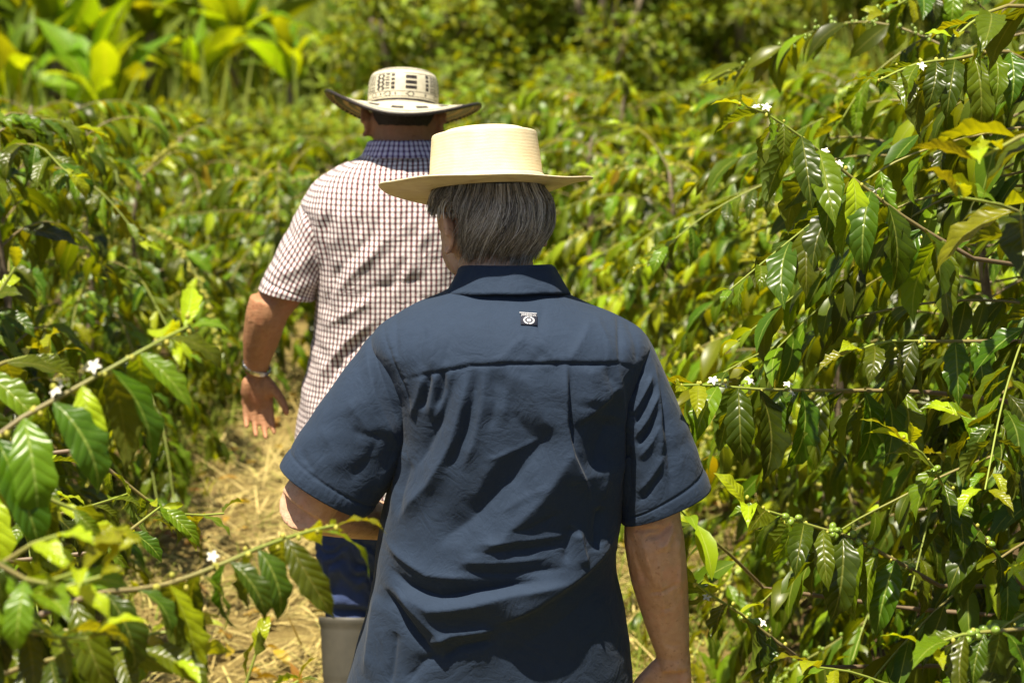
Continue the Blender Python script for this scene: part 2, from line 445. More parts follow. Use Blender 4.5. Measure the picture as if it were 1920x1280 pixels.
FLOWER = Geo()
for k in range(5):
    a = k * 2 * math.pi / 5
    s = np.linspace(0, 1, 6)
    w = 0.0042 * np.sin(np.pi * (0.08 + 0.9 * s)) ** 0.7
    cx = np.stack([np.cos(a) * s * 0.016, np.sin(a) * s * 0.016, 0.013 + 0.007 * s - 0.006 * s ** 3], -1)
    sd = np.array((-math.sin(a), math.cos(a), 0))
    V = np.stack([cx - sd * w[:, None], cx + np.array((0, 0, -0.0012)), cx + sd * w[:, None]], 1).reshape(-1, 3)
    FLOWER.add(V, grid_faces(6, 3))
FLOWER.tube([(0, 0, 0), (0, 0, 0.007), (0, 0, 0.014)], (0.0012, 0.0018, 0.0032), 6)
FLOWER_ME = FLOWER.mesh('coffee_flower', [M_PETAL])
CHERRY_ME = Geo().ball((0, 0, 0), (0.0062, 0.0062, 0.0074), 12, 8).mesh('coffee_cherry', [M_CHERRY])
def stuff_balls(name, C, rad, mat, parent, base):
    g = Geo()
    for c, q in zip(C, rad): g.ball(np.asarray(c) - base, (q, q, q * 1.25), 7, 5)
    return tag(link(name, g.mesh(name, [mat]), parent), kind='stuff')

N_LEAF_OBJ = 0
def coffee_plant(x, y, h, rad, label, r, parts=300, L=0.125, n_tiers=None, extra=(), aim=None, hang=0.8, lowpoly=True, dense=1.0, trunk_lean=(0, 0), fruit=0, buds=0.0, clearance=None, bottom=0.12, flush=0.0, name='coffee_plant', group='coffee shrubs'):
    """a coffee shrub: upright stem, tiers of opposite arching branches, hanging leaf pairs"""
    global N_LEAF_OBJ
    z0 = float(hgt(x, y))
    if h > 10: h = (TR(960, h, y).z - z0) / 1.06          # h given as the traced height of its top
    base = np.array((x, y, z0))
    root = tag(empty(name, base), label, 'coffee plant', group)
    st = np.linspace(0, 1, 8)[:, None] * np.array((trunk_lean[0], trunk_lean[1], h)) + r.normal(0, 0.012, (8, 3)) * (1, 1, 0)
    st[0] = (0, 0, -0.05)
    g = Geo().tube(st, np.linspace(0.022, 0.006, 8) * (0.6 + h / 4), 8)
    link('trunk', g.mesh('trunk', [M_BARK]), root)
    tiers = n_tiers or int(h / 0.054 * dense)
    Ms, As, twigs, twig_a, fruit_pts, bud_pts = [], [], Geo(), [], [], []
    polys = []
    for i in range(tiers):
        f = bottom + (1 - bottom) * (i + r.uniform(0, 1)) / tiers
        c = base + np.array([np.interp(f, np.linspace(0, 1, 8), st[:, q]) for q in range(3)])
        az0 = i * 1.57 + r.normal(0, 0.5)
        for sd in (0, math.pi):
            az = az0 + sd + r.normal(0, 0.2)
            ln = rad * (0.35 + 0.75 * math.sin(math.pi * (0.12 + 0.8 * (1 - f))) ** 0.7) * r.uniform(0.75, 1.2)
            if f > 0.93: ln *= 0.55
            rise = (0.05 + 0.75 * f ** 2) * r.uniform(0.6, 1.3)
            droop = r.uniform(0.5, 1.05)
            s = np.linspace(0, 1, 6)
            q = c + np.stack([np.cos(az) * s * ln, np.sin(az) * s * ln, (rise * s - droop * s ** 2) * ln], -1) + r.normal(0, 0.012, (6, 3)) * s[:, None]
            if clearance is not None:
                q = clearance(q)
                if q is None: continue
            polys.append((q, L * r.uniform(0.85, 1.15), 0.18, 1.0))
    for q, l, b, h_ in polys + [(e[0], e[1], e[2], e[3] if len(e) > 3 else 1.5) for e in extra]:
        P = resample(q, 0.036 if h_ == 1.0 else 0.041)
        m, a = branch_leaves(P, r, l, h_ * hang, b, yellow=0.004 if h_ == 1.0 else 0.0, start=(int(len(P) * 0.15) if h_ == 1.0 else 1) if len(P) > 6 else 0)
        a = np.where(a < 1.1, np.minimum(a + flush * r.uniform(0, 1, len(a)) ** 2 * 1.6, 1.05), a)
        Ms.append(m); As.append(a)
        rr = np.linspace(0.0038, 0.0018, len(P)) * (0.85 if h_ == 1.0 else 1.1)
        twigs.tube(P - base, rr, 5, cap=False, a=np.repeat(np.linspace(0, 1, len(P)), 5))
        if h_ != 1.0:                                     # the woody foot of a long branch, back to the stem
            a0 = np.array((x, y, max(P[0][2] - 0.10, z0 + 0.15))); d0 = P[0] - P[1]; d0 = d0 / np.linalg.norm(d0)
            if np.linalg.norm(a0 - P[0]) > 0.06:
                twigs.tube(np.array([a0, a0 * 0.45 + P[0] * 0.55 + d0 * 0.04, P[0] + d0 * 0.03, P[0]])[::1] - base, (0.0055, 0.0048, 0.0043, 0.0042), 5, cap=False)
        if fruit and r.uniform() < fruit: fruit_pts.append(P)
        if buds and r.uniform() < buds: bud_pts.append(P)
    tw = link('branches', twigs.mesh('branches', [M_TWIG], attr='age'), root); tag(tw, kind='stuff')
    M, A = np.concatenate(Ms), np.concatenate(As)
    ctr = M[:, :3, 3] + M[:, :3, 1] * 0.5
    vis = in_view(ctr)
    # the leaves that show largest: near the camera, outside of the shrub, high up
    out = np.linalg.norm((ctr - base)[:, :2], axis=1)
    dist = np.linalg.norm(ctr - np.array((0, 0, CAM_Z)), axis=1)
    score = -dist + 0.15 * ctr[:, 2] + 0.5 * np.linalg.norm(M[:, :3, 1], axis=1)
    score[~vis] = -1e9
    order = np.argsort(-score)
    pick = order[:parts]; pick = pick[vis[pick]]
    pm = np.zeros(len(M), bool); pm[pick] = True
    for i in pick:
        cls = int(np.argmin([abs(A[i] - q) for q in AGES]))
        o = bpy.data.objects.new('leaf', LEAF_ME[cls][r.integers(0, len(SHAPES))])
        o.parent = root
        mm = M[i].copy(); mm[:3, 3] -= base
        o.matrix_basis = Matrix(mm.tolist())
        col.objects.link(o)
    N_LEAF_OBJ += len(pick)
    rest = ~pm
    # hero-grade leaves stay detailed when near, simple when far
    joined_leaves('foliage', M[rest], A[rest], root, base, LOW, M_LEAF_FAR, r)
    for P in bud_pts:
        pass
    if bud_pts:
        C = np.vstack([np.repeat(P[1:], 4, 0) + r.normal(0, 0.007, (4 * (len(P) - 1), 3)) for P in bud_pts])
        stuff_balls('flower_buds', C, r.uniform(0.0035, 0.007, len(C)), M_BUD, root, base)
    if fruit_pts:
        C = np.vstack([np.repeat(P[2:], 4, 0) + r.normal(0, 0.008, (4 * (len(P) - 2), 3)) for P in fruit_pts])
        stuff_balls('fruit_clusters', C, r.uniform(0.004, 0.0065, len(C)), M_CHERRY, root, base)
    return root, base

t = NT('branch_skin')
M_TWIG = t.finish(t.principled(t.ramp(t.attr('age'), [(0.0, (0.17, 0.12, 0.07)), (0.45, (0.23, 0.20, 0.06)), (0.7, (0.22, 0.26, 0.045)), (1, (0.26, 0.32, 0.05))]), 0.5, 0.4))

def hero_details(root, base, P, r, flowers=(), cherries=(), buds=0):
    """flowers, cherries and buds sitting on the nodes of one traced branch (P resampled, base first)"""
    for f in flowers:
        c = P[min(int(f * (len(P) - 1)), len(P) - 1)]
        for q in range(r.integers(1, 3)):
            o = link('flower', FLOWER_ME, root)
            d = Vector((r.normal(0, 0.6), r.normal(-0.4, 0.5), 1)).normalized()
            o.matrix_basis = Matrix.Translation(Vector(c - base) + d * 0.004 + Vector(r.normal(0, 0.006, 3))) @ d.to_track_quat('Z', 'Y').to_matrix().to_4x4() @ Matrix.Scale(r.uniform(0.5, 0.75), 4)
    for f, nb in cherries:
        c = P[min(int(f * (len(P) - 1)), len(P) - 1)]
        for q in range(nb):
            o = link('cherry', CHERRY_ME, root)
            d = Vector(r.normal(0, 1, 3)).normalized()
            d.z = d.z * 0.7 - 0.1
            o.matrix_basis = Matrix.Translation(Vector(c - base) + d * 0.0125 + Vector((r.normal(0, 0.006), 0, 0))) @ Vector(d).to_track_quat('Z', 'Y').to_matrix().to_4x4() @ Matrix.Scale(r.uniform(0.75, 1.1), 4)
    if buds:
        C = np.repeat(P[1:], buds, 0) + r.normal(0, 0.006, (buds * (len(P) - 1), 3))
        stuff_balls('flower_buds', C, r.uniform(0.002, 0.0042, len(C)), M_BUD, root, base)
def tr_poly(pts, y0, y1=None):
    y1 = y0 if y1 is None else y1
    n = len(pts)
    return np.array([TR(px, py, y0 + (y1 - y0) * i / (n - 1)) for i, (px, py) in enumerate(pts)])

# ------------------------------------------------------------------ coffee rows
PATH_X = -0.4
def keep_clear(q):
    """branches are cut back where the path and the two walkers are"""
    tip = q[-1]
    for bx, by, br in ((-0.03, 4.1, 0.36), (-0.27, 5.6, 0.36)):
        d = np.hypot(q[:, 0] - bx, q[:, 1] - by)
        if (d < br).any(): return None
    # the view towards the walkers stays free: nothing between the camera and them
    if tip[1] < 4.3 and abs(tip[0] - (-0.03) * tip[1] / 4.1) < 0.30 * tip[1] / 4.1 + 0.10: return None
    if 4.0 < tip[1] < 5.8 and -0.62 < tip[0] < 0.30: return None
    if tip[1] < 10 and abs(tip[0] + 0.35) < 0.45: return None
    if 5.3 < tip[1] < 9.8 and -1.03 < tip[0] < 0.1: return None
    return q
r = np.random.default_rng(11)

# right row --------------------------------------------------------
B1 = tr_poly([(1800, 470), (1700, 410), (1600, 335), (1520, 270), (1440, 215), (1400, 200)], 4.15, 4.0)
B2 = tr_poly([(1730, 735), (1640, 732), (1540, 732), (1430, 730), (1330, 722), (1272, 722)], 4.3, 4.1)
B3 = tr_poly([(1740, 1085), (1660, 1040), (1590, 1005), (1520, 985), (1450, 960), (1400, 950)], 4.2, 4.05)
B4 = tr_poly([(1900, 1080), (1840, 1000), (1780, 930), (1740, 860), (1700, 830)], 4.1, 4.0)
B5 = tr_poly([(1500, 1235), (1440, 1190), (1390, 1150), (1340, 1120), (1300, 1090)], 4.2, 4.1)
B6 = tr_poly([(1990, 460), (1930, 410), (1880, 385), (1800, 370)], 3.5, 3.35)
B7 = tr_poly([(2000, 240), (1930, 250), (1880, 275), (1830, 300)], 3.3, 3.2)
B8 = tr_poly([(1990, 1170), (1900, 1180), (1800, 1190), (1740, 1215)], 3.5, 3.35)
B9 = tr_poly([(1900, 640), (1820, 640), (1740, 640), (1660, 640), (1600, 660)], 4.2, 4.05)
B10 = tr_poly([(1950, 130), (1880, 95), (1800, 110), (1720, 120), (1650, 150)], 4.3, 4.15)
B11 = tr_poly([(1420, 1090), (1370, 1040), (1310, 990), (1270, 950)], 4.5, 4.3)
B12 = tr_poly([(1960, 20), (1900, 10), (1840, 30), (1790, 70)], 4.0, 3.9)
B13 = tr_poly([(1960, 900), (1900, 850), (1850, 800), (1800, 780)], 4.0, 3.9)
B14 = tr_poly([(1960, 1280), (1850, 1290), (1700, 1290), (1600, 1260), (1530, 1250)], 4.1, 3.9)
root, base = coffee_plant(1.15, 4.55, 2.35, 0.78, 'tall glossy coffee bush with white flowers filling the right edge, beside the man in blue', r, 300, 0.118,
    extra=list(((B1, .15, .0, 2.0), (B2, .145, .05, 2.4), (B3, .155, .12), (B4, .14, .1), (B5, .15, .25), (B6, .16, .05, .5), (B7, .15, .1, .5), (B8, .15, .05), (B9, .15, .0), (B10, .14, .05), (B11, .12, .7), (B12, .14, .05), (B13, .14, .05), (B14, .15, .05))),
    clearance=keep_clear, dense=1.25)
for b, fl, ch, bu in ((B1, (0.45, 0.62, 0.72, 0.97), (), 2), (B2, (0.75, 0.55, 0.9), (), 2), (B3, (), ((0.15, 5), (0.35, 6), (0.5, 6), (0.62, 7), (0.78, 4)), 2),
                      (B4, (), ((0.3, 5), (0.55, 9), (0.62, 8), (0.8, 4)), 2), (B5, (0.95, 0.35), ((0.5, 4), (0.65, 4)), 3), (B10, (0.4, 0.75), (), 2), (B9, (), ((0.4, 4), (0.6, 5)), 2), (B8, (), ((0.5, 5), (0.7, 6)), 1), (B13, (), ((0.4, 6), (0.6, 6), (0.8, 4)), 1)):
    hero_details(root, base, resample(b, 0.046), r, fl, ch, bu)
coffee_plant(1.05, 3.55, 1.15, 0.55, 'low coffee bush with glossy leaves in the lower right corner', r, 200, 0.12, clearance=keep_clear)
coffee_plant(1.15, 5.75, 1.85, 0.75, 'coffee bush behind the tall flowering bush on the right', r, 300, 0.12, clearance=keep_clear, fruit=0.2)
coffee_plant(0.95, 6.9, 470, 0.75, 'coffee bush with drooping leaves just right of the blue shirt sleeve', r, 300, 0.12, clearance=keep_clear, buds=0.25, flush=0.35)
coffee_plant(0.95, 8.1, 350, 0.75, 'sunlit coffee bush with yellow bud clusters right of the straw hat', r, 300, 0.12, clearance=keep_clear, buds=0.4, flush=0.35)
coffee_plant(1.25, 8.9, 95, 0.7, 'tall thin topped coffee bush left of the flowering branch at the upper right', r, 200, 0.132, flush=0.35)
coffee_plant(0.62, 9.4, 280, 0.7, 'coffee bush next behind the one with bud clusters, by the hat brim', r, 260, 0.12, buds=0.3, flush=0.35)
coffee_plant(0.35, 10.9, 230, 0.75, 'bright coffee bush between the two hats at the end of the path', r, 200, 0.132, flush=0.35)
coffee_plant(1.75, 10.2, 150, 0.8, 'coffee bush in the second row behind the flowering branch', r, 160, 0.132, flush=0.35)
coffee_plant(1.2, 11.2, 190, 0.8, 'coffee bush in the second row, above the right hat brim', r, 180, 0.132, flush=0.35)
coffee_plant(1.5, 13.4, 135, 0.9, 'coffee bush with pale shiny leaves below the dark thicket', r, 140, 0.132, flush=0.35)
coffee_plant(0.6, 13.0, 155, 0.9, 'coffee bush topping the row above the plain hat crown', r, 140, 0.132, flush=0.35)
coffee_plant(-0.2, 13.6, 160, 0.9, 'coffee bush topping the row just right of the patterned hat', r, 140, 0.132, flush=0.35)
# left row ---------------------------------------------------------
L1 = tr_poly([(-60, 860), (30, 790), (110, 745), (190, 700), (270, 655), (320, 628), (352, 612)], 2.75, 2.9)
L2 = tr_poly([(80, 1150), (180, 1112), (300, 1098), (420, 1055), (500, 1020), (580, 995), (625, 985)], 2.75, 2.95)
L3 = tr_poly([(-80, 1120), (0, 1060), (60, 1020), (120, 1000), (180, 1010)], 2.6, 2.55)
L4 = tr_poly([(-80, 1010), (0, 1060), (60, 1090), (130, 1100), (190, 1080)], 2.5, 2.5)
L5 = tr_poly([(180, 860), (235, 905), (290, 945), (350, 965), (420, 962)], 4.2, 4.3)
L6 = tr_poly([(20, 960), (100, 965), (180, 945), (240, 925)], 4.0, 4.2)
L7 = tr_poly([(200, 1020), (250, 990), (280, 965), (300, 950)], 4.1, 4.2)
L8 = tr_poly([(-60, 800), (10, 860), (60, 900), (110, 950)], 3.0, 3.0)
L9 = tr_poly([(-60, 1200), (40, 1190), (140, 1180), (250, 1190), (340, 1180)], 2.9, 2.9)
L10 = tr_poly([(400, 1420), (440, 1330), (470, 1260), (480, 1225)], 3.2, 3.2)
L11 = tr_poly([(480, 1400), (500, 1320), (530, 1290), (560, 1275)], 3.2, 3.2)
L12 = tr_poly([(-40, 600), (-10, 560), (20, 520), (30, 500)], 3.2, 3.2)
L17 = tr_poly([(-80, 1060), (0, 1150), (80, 1190), (170, 1195)], 2.65, 2.6)
L13 = tr_poly([(-60, 1290), (40, 1250), (150, 1225), (260, 1215), (330, 1235)], 2.85, 2.8)
L14 = tr_poly([(-80, 930), (-10, 915), (60, 925), (130, 950), (180, 985)], 2.9, 2.95)
L15 = tr_poly([(-60, 1170), (20, 1120), (90, 1090), (150, 1070)], 2.55, 2.5)
L16 = tr_poly([(-80, 720), (-20, 690), (40, 670), (100, 665)], 3.1, 3.2)
root, base = coffee_plant(-0.86, 2.75, 1.6, 0.36, 'near coffee bush at the lower left whose flowering branches reach over the path', r, 300, 0.11,
    extra=[(L1, .13, .0, 2.4), (L2, .128, .0, 2.6), (L3, .10, .0), (L4, .10, .0), (L8, .11, .0, 1.6), (L9, .12, .0, 2.0), (L10, .10, .0), (L11, .09, .0), (L12, .12, .1), (L13, .13, .0, 1.8), (L14, .13, .0, 1.6), (L15, .12, .0, .7), (L16, .13, .0, 1.5), (L17, .13, .0, 1.3)], clearance=keep_clear, n_tiers=16)
hero_details(root, base, resample(L1, 0.046), r, (0.62, 0.56), (), 3)
hero_details(root, base, resample(L2, 0.046), r, (0.62,), (), 3)
root, base = coffee_plant(-1.25, 4.3, 1.25, 0.5, 'coffee bush with thin twigs over dry straw at the left of the path', r, 240, 0.115,
    extra=[(L5, .10, .2), (L6, .09, .3), (L7, .09, .1)], clearance=keep_clear)
coffee_plant(-1.6, 5.6, 640, 0.6, 'coffee bush at the left edge beyond the twiggy one', r, 220, 0.12, clearance=keep_clear, hang=0.9)
coffee_plant(-1.32, 6.1, 150, 0.6, 'tall dark coffee bush at the left edge, its leaves level with the checked sleeve', r, 300, 0.135, clearance=keep_clear, dense=1.2)
coffee_plant(-1.5, 7.0, 190, 0.75, 'glossy coffee bush just behind the tall dark one at the left edge', r, 300, 0.12, clearance=keep_clear, flush=0.06)
coffee_plant(-1.45, 8.1, 200, 0.75, 'coffee bush left of the checked sleeve with shaded lower leaves', r, 300, 0.12, clearance=keep_clear, buds=0.1, flush=0.06)
coffee_plant(-1.5, 9.5, 300, 0.75, 'coffee bush behind the hanging hand at the left of the path', r, 300, 0.12, clearance=keep_clear, buds=0.25, flush=0.22)
coffee_plant(-1.05, 10.7, 290, 0.75, 'yellowish coffee bush at the far left end of the straw path', r, 260, 0.12, buds=0.3, flush=0.22)
coffee_plant(-0.4, 11.5, 270, 0.75, 'coffee bush closing the path directly behind the patterned hat', r, 160, 0.132, flush=0.35)
coffee_plant(-2.2, 10.9, 170, 0.8, 'coffee bush in the second row below the leftmost banana plant', r, 160, 0.132, flush=0.22)
coffee_plant(-1.75, 12.6, 235, 0.85, 'coffee bush in the second row below the star shaped banana plant', r, 140, 0.132, flush=0.22)
coffee_plant(-1.0, 13.2, 255, 0.85, 'coffee bush left of the patterned hat, last before the banana plants', r, 140, 0.132, flush=0.22)
# ------------------------------------------------------------------ hillside plants
BAN = [leaf_geo(12, 4, lr, width=lr.uniform(0.085, 0.12), wave=0.010, fold=0.28, curl=c, waves=9) for c in (0.5, 0.9, 1.4, 1.9)]
BAN_ME = [[mk_mesh('banana_leaf', V, Q, uv, {'age': np.full(len(V), a), 'tint': np.zeros(len(V))}, [M_BANANA]) for V, Q, uv in BAN] for a in (0.2, 0.7, 1.05, 1.7)]
def banana(px, py_top, y, h, n, label, L=1.6, dry=1):
    w = TR(px, 100, y)
    x = w.x; z0 = float(hgt(x, y)); base = np.array((x, y, z0))
    root = tag(empty('banana_plant', base), label, 'banana plant', 'banana plants on the slope')
    stem = np.array([(0, 0, -0.1), (0.02, 0, h * 0.3), (0.0, 0.02, h * 0.6), (0.03, 0, h)])
    link('stem', Geo().tube(stem, (0.11, 0.10, 0.085, 0.06), 10).mesh('stem', [M_BARK]), root)
    n = n + 5
    dry = 1 if 'drying' in label or 'yellowing' in label else 0
    for i in range(n):
        az = i * 2.4 + r.normal(0, 0.3)
        el = r.uniform(0.2, 1.35)
        d = np.array([[math.cos(az) * math.cos(el), math.sin(az) * math.cos(el), math.sin(el)]])
        org = np.array([[0.03 * math.cos(az), 0.03 * math.sin(az), h * r.uniform(0.85, 1.0)]])
        a = r.integers(0, 3) if i < n - dry else 3
        if a == 3: d[0, 2] = -0.9; org[0, 2] = h * 0.75
        M = frames(org, d, np.array([[0, 0, 1.0]]), np.array([L * r.uniform(0.7, 1.1)]), r.normal(0, 0.35, 1))[0]
        # petiole
        o = link('leaf', BAN_ME[a][r.integers(0, 4)], root)
        o.matrix_basis = Matrix(M.tolist())
for px, y, h, n, L, lab in (
    (15, 27.5, 0.35, 13, 1.5, 'banana plant with long upright leaves at the far upper left corner'),
    (105, 28.6, 0.6, 13, 1.6, 'banana plant standing second from the left edge of the slope'),
    (190, 27.0, 0.3, 12, 1.4, 'low banana plant in front of the taller ones, third from the left'),
    (280, 28.8, 0.7, 12, 1.5, 'tall banana plant with drying orange leaf, behind the low one'),
    (370, 27.4, 0.35, 12, 1.3, 'broad leaved banana plant with yellowing lower leaf, mid left slope'),
    (440, 28.6, 0.6, 11, 1.3, 'banana plant partly hidden behind the star shaped one'),
    (545, 27.2, 0.62, 13, 1.05, 'banana plant with a star of bright leaves up left of the patterned hat'),
    (635, 28.4, 0.35, 11, 1.0, 'small banana plant with a dark stem left above the patterned hat'),
    (50, 30.5, 0.9, 12, 1.6, 'banana plant highest on the slope at the left edge'),
    (150, 30.0, 0.8, 12, 1.5, 'banana plant in the upper row between the two tall ones on the left'),
    (470, 30.5, 0.7, 12, 1.4, 'banana plant highest on the slope above the left walker'),
    (340, 30.6, 0.9, 12, 1.4, 'banana plant in the upper row left of the highest middle one'),
    (690, 29.8, 0.5, 11, 1.2, 'banana plant beside the feathery shrub behind the patterned hat')):
    banana(px, 0, y, h, n, lab, L)
def shrub(px, y, h, rad, n, label, size=0.15, ages=(0.0, 0.8), stems=4):
    x = TR(px, 100, y).x; z0 = float(hgt(x, y)); base = np.array((x, y, z0))
    root = tag(empty('shrub', base), label, 'shrub', 'shrubs on the slope')
    g = Geo()
    lobes = []
    for k in range(stems):
        az = r.uniform(0, 6.28); e = np.array((math.cos(az) * rad * 0.5, math.sin(az) * rad * 0.5, h * r.uniform(0.6, 0.9)))
        g.tube(np.array([(0, 0, -0.1), e * 0.5 + r.normal(0, 0.05, 3), e]), (0.07, 0.05, 0.02), 7)
    link('trunk', g.mesh('trunk', [M_BARK]), root)
    nl = 34; n = int(n * 1.35)
    c = np.stack([r.normal(0, 0.45, nl) * rad, r.normal(0, 0.45, nl) * rad, r.uniform(0.02, 0.95, nl) * h], -1)
    rr = r.uniform(0.22, 0.42, nl) * rad
    which = r.integers(0, nl, n)
    u = r.normal(0, 1, (n, 3)); u /= np.linalg.norm(u, axis=1, keepdims=True)
    u[:, 2] = np.abs(u[:, 2]) * 0.9 - 0.2
    p = c[which] + u * (rr[which] * r.uniform(0.75, 1.05, n))[:, None]
    d = u * 0.8 + r.normal(0, 0.5, (n, 3)) - (0, 0, 0.25)
    M = frames(p + base, d, np.array((-0.2, -0.5, 1.0)) + u * 0.3, size * r.uniform(0.6, 1.3, n), r.normal(0, 0.4, n))
    joined_leaves('crown', M, r.uniform(*ages, n), root, base, LOW, M_SHRUB, r)
for px, y, h, rad, n, lab in (
    (560, 24.0, 0.35, 0.8, 1600, 'low leafy shrub between the coffee rows and the star shaped banana plant'),
    (330, 24.5, 0.35, 0.9, 1600, 'low leafy shrub in front of the broad leaved banana plant'),
    (120, 24.0, 0.45, 0.9, 1600, 'low leafy shrub at the left below the tall banana plants'),
    (690, 23.5, 0.35, 0.7, 1400, 'low leafy shrub just left of the patterned hat crown'),
    (1350, 20.5, 0.30, 0.8, 1500, 'low bright shrub behind the coffee rows, right of the straw hat'),
    (1190, 21.5, 0.30, 0.7, 1400, 'low shrub behind the coffee rows above the right hat brim'),
    (760, 27.2, 1.9, 1.1, 2600, 'pale feathery shrub directly behind the patterned hat'),
    (880, 29.0, 2.9, 1.3, 3000, 'yellowish leafy shrub above the gap between the two hats'),
    (1010, 30.5, 3.4, 1.5, 3400, 'dark leafy shrub above the plain straw hat'),
    (1130, 28.2, 2.3, 1.3, 3000, 'olive shrub right above the straw hat crown'),
    (1260, 30.0, 3.2, 1.5, 3400, 'large rounded shrub in the middle of the dark thicket'),
    (1380, 28.4, 2.5, 1.3, 3000, 'rounded shrub at the right end of the thicket'),
    (1490, 31.0, 3.3, 1.5, 2600, 'shrub behind the dry grass at the upper right'),
    (1660, 29.5, 2.2, 1.3, 2200, 'small shrub in the dry grass behind the flowering branch'),
    (1850, 31.0, 3.2, 1.6, 2400, 'shrub hidden behind the top of the tall right bush'),
    (330, 33.5, 3.6, 1.8, 2400, 'leafy shrub high behind the banana plants'),
    (-60, 30.0, 3.0, 1.5, 2000, 'leafy shrub at the far left edge behind the banana plants'),
    (620, 34.0, 3.8, 1.8, 2400, 'shrub at the top edge between banana plants and thicket')):
    shrub(px, y, h, rad, n, lab, ages=(0.1, 1.3) if px in (760, 880, 560, 330, 120, 690, 1350, 1190) else (0.15, 1.15))
# tall grass between them, one mass
P0 = scatter(3000, -8.5, 8.5, 24.5, 38); P0 = P0[(P0[:, 0] < -1.2)]
P = np.vstack([P0, scatter(260, 2.9, 5.0, 26.5, 29.5)]); n = len(P)
blades('tall_grass', P, rng.uniform(0.5, 1.5, n), rng.uniform(0.012, 0.03, n), rng.uniform(0, 6.28, n), rng.uniform(1.0, 1.5, n), rng.uniform(0.05, 0.25, n), M_GRASS, rng.uniform(0, 1, n),
       np.where(P[:, 0] > 2.2, rng.uniform(0.3, 1.6, n), rng.uniform(0, 0.9, n)), segs=4)

# dead leaves on the path
fl = scatter(420, -1.5, 0.7, 1.5, 11.5); fl[:, 2] += r.uniform(0.01, 0.035, len(fl))
mf = frames(fl, np.stack([r.normal(0, 1, len(fl)), r.normal(0, 1, len(fl)), r.normal(0, 0.2, len(fl))], -1), np.array((0, 0, 1.0)) + r.normal(0, 0.35, (len(fl), 3)), r.uniform(0.05, 0.11, len(fl)), r.normal(0, 0.5, len(fl)))
joined_leaves('fallen_leaves', mf, r.uniform(1.75, 2.0, len(fl)), None, (0, 0, 0), LOW, M_LEAF_FAR, r)
# the rest of the slope: low brush, one mass
nb = 16000
bx_, by_ = r.uniform(-26, 26, nb), np.where(r.uniform(0, 1, nb) < 0.15, r.uniform(21.5, 26, nb), r.uniform(25.5, 60, nb))
keepb = np.array([noise.noise(Vector((a_ * 0.35, b_ * 0.35, 3.0))) for a_, b_ in zip(bx_, by_)]) > -0.15
bx_, by_ = bx_[keepb], by_[keepb]; nb = len(bx_)
hh = 0.25 + 0.9 * np.clip(np.array([noise.noise(Vector((a_ * 0.6, b_ * 0.6, 9.0))) for a_, b_ in zip(bx_, by_)]) + 0.3, 0, 1)
hh = hh * np.where(by_ < 26, 0.45, 1.0)
xc = r.uniform(-1.6, 4.2, 3200); yc = r.uniform(24.6, 27.2, 3200)                 # thicker under the thicket
bx_, by_, hh, nb = np.append(bx_, xc), np.append(by_, yc), np.append(hh, 0.35 + 0.75 * np.abs(np.sin(xc * 2.3) * np.cos(xc * 0.9))), nb + 3200
pb = np.stack([bx_, by_, hgt(bx_, by_) + hh * r.uniform(0.2, 1.0, nb)], -1)
mb = frames(pb, r.normal(0, 1, (nb, 3)) * (1, 1, 0.5), np.array((0, -0.4, 1.0)) + r.normal(0, 0.3, (nb, 3)), np.where(by_ < 27.3, r.uniform(0.10, 0.22, nb), r.uniform(0.2, 0.5, nb)), r.normal(0, 0.4, nb))
joined_leaves('hillside_brush', mb, r.uniform(0.1, 1.0, nb), None, (0, 0, 0), LOW, M_SHRUB, r)

# ------------------------------------------------------------------ people: materials
def skin_mat(name, c1, c2):
    t = NT(name)
    oc = t.coord('Object')
    n1, n2, n3 = t.noise(oc, 9, 5), t.noise(oc, 70, 5), t.noise(oc, 420, 3)
    st = t.n('ShaderNodeMapping', {'Vector': oc, 'Scale': (30, 30, 160)}).outputs[0]
    n4 = t.noise(st, 1.0, 3)
    c = t.ramp(t.math('ADD', t.math('MULTIPLY', n1, 0.5), t.math('MULTIPLY', n2, 0.5)), [(0.35, c1), (0.65, c2)])
    c = t.mix(t.math('MULTIPLY', t.math('SUBTRACT', t.noise(oc, 130, 3), 0.60), 5.0, clamp=True), c, (c1[0] * 0.55, c1[1] * 0.45, c1[2] * 0.4))
    c = t.mix(t.math('MULTIPLY', t.math('SUBTRACT', t.noise(oc, 26, 3), 0.52), 2.5, clamp=True), c, (c2[0] * 1.05, c2[1] * 0.80, c2[2] * 0.80))
    h = t.math('ADD', t.math('ADD', t.math('MULTIPLY', n2, 0.7), t.math('MULTIPLY', n3, 0.35)), t.math('MULTIPLY', n4, 0.5))
    return t.finish(t.principled(c, 0.58, 0.3, t.bump(h, 0.55, 0.005), **{'Subsurface Weight': 0.05, 'Subsurface Scale': 0.006, 'Subsurface Radius': (1, 0.35, 0.2)}))
M_SKIN = skin_mat('tanned_skin', (0.49, 0.275, 0.165), (0.64, 0.40, 0.27))
M_SKIN2 = skin_mat('brown_skin', (0.32, 0.15, 0.07), (0.42, 0.215, 0.11))

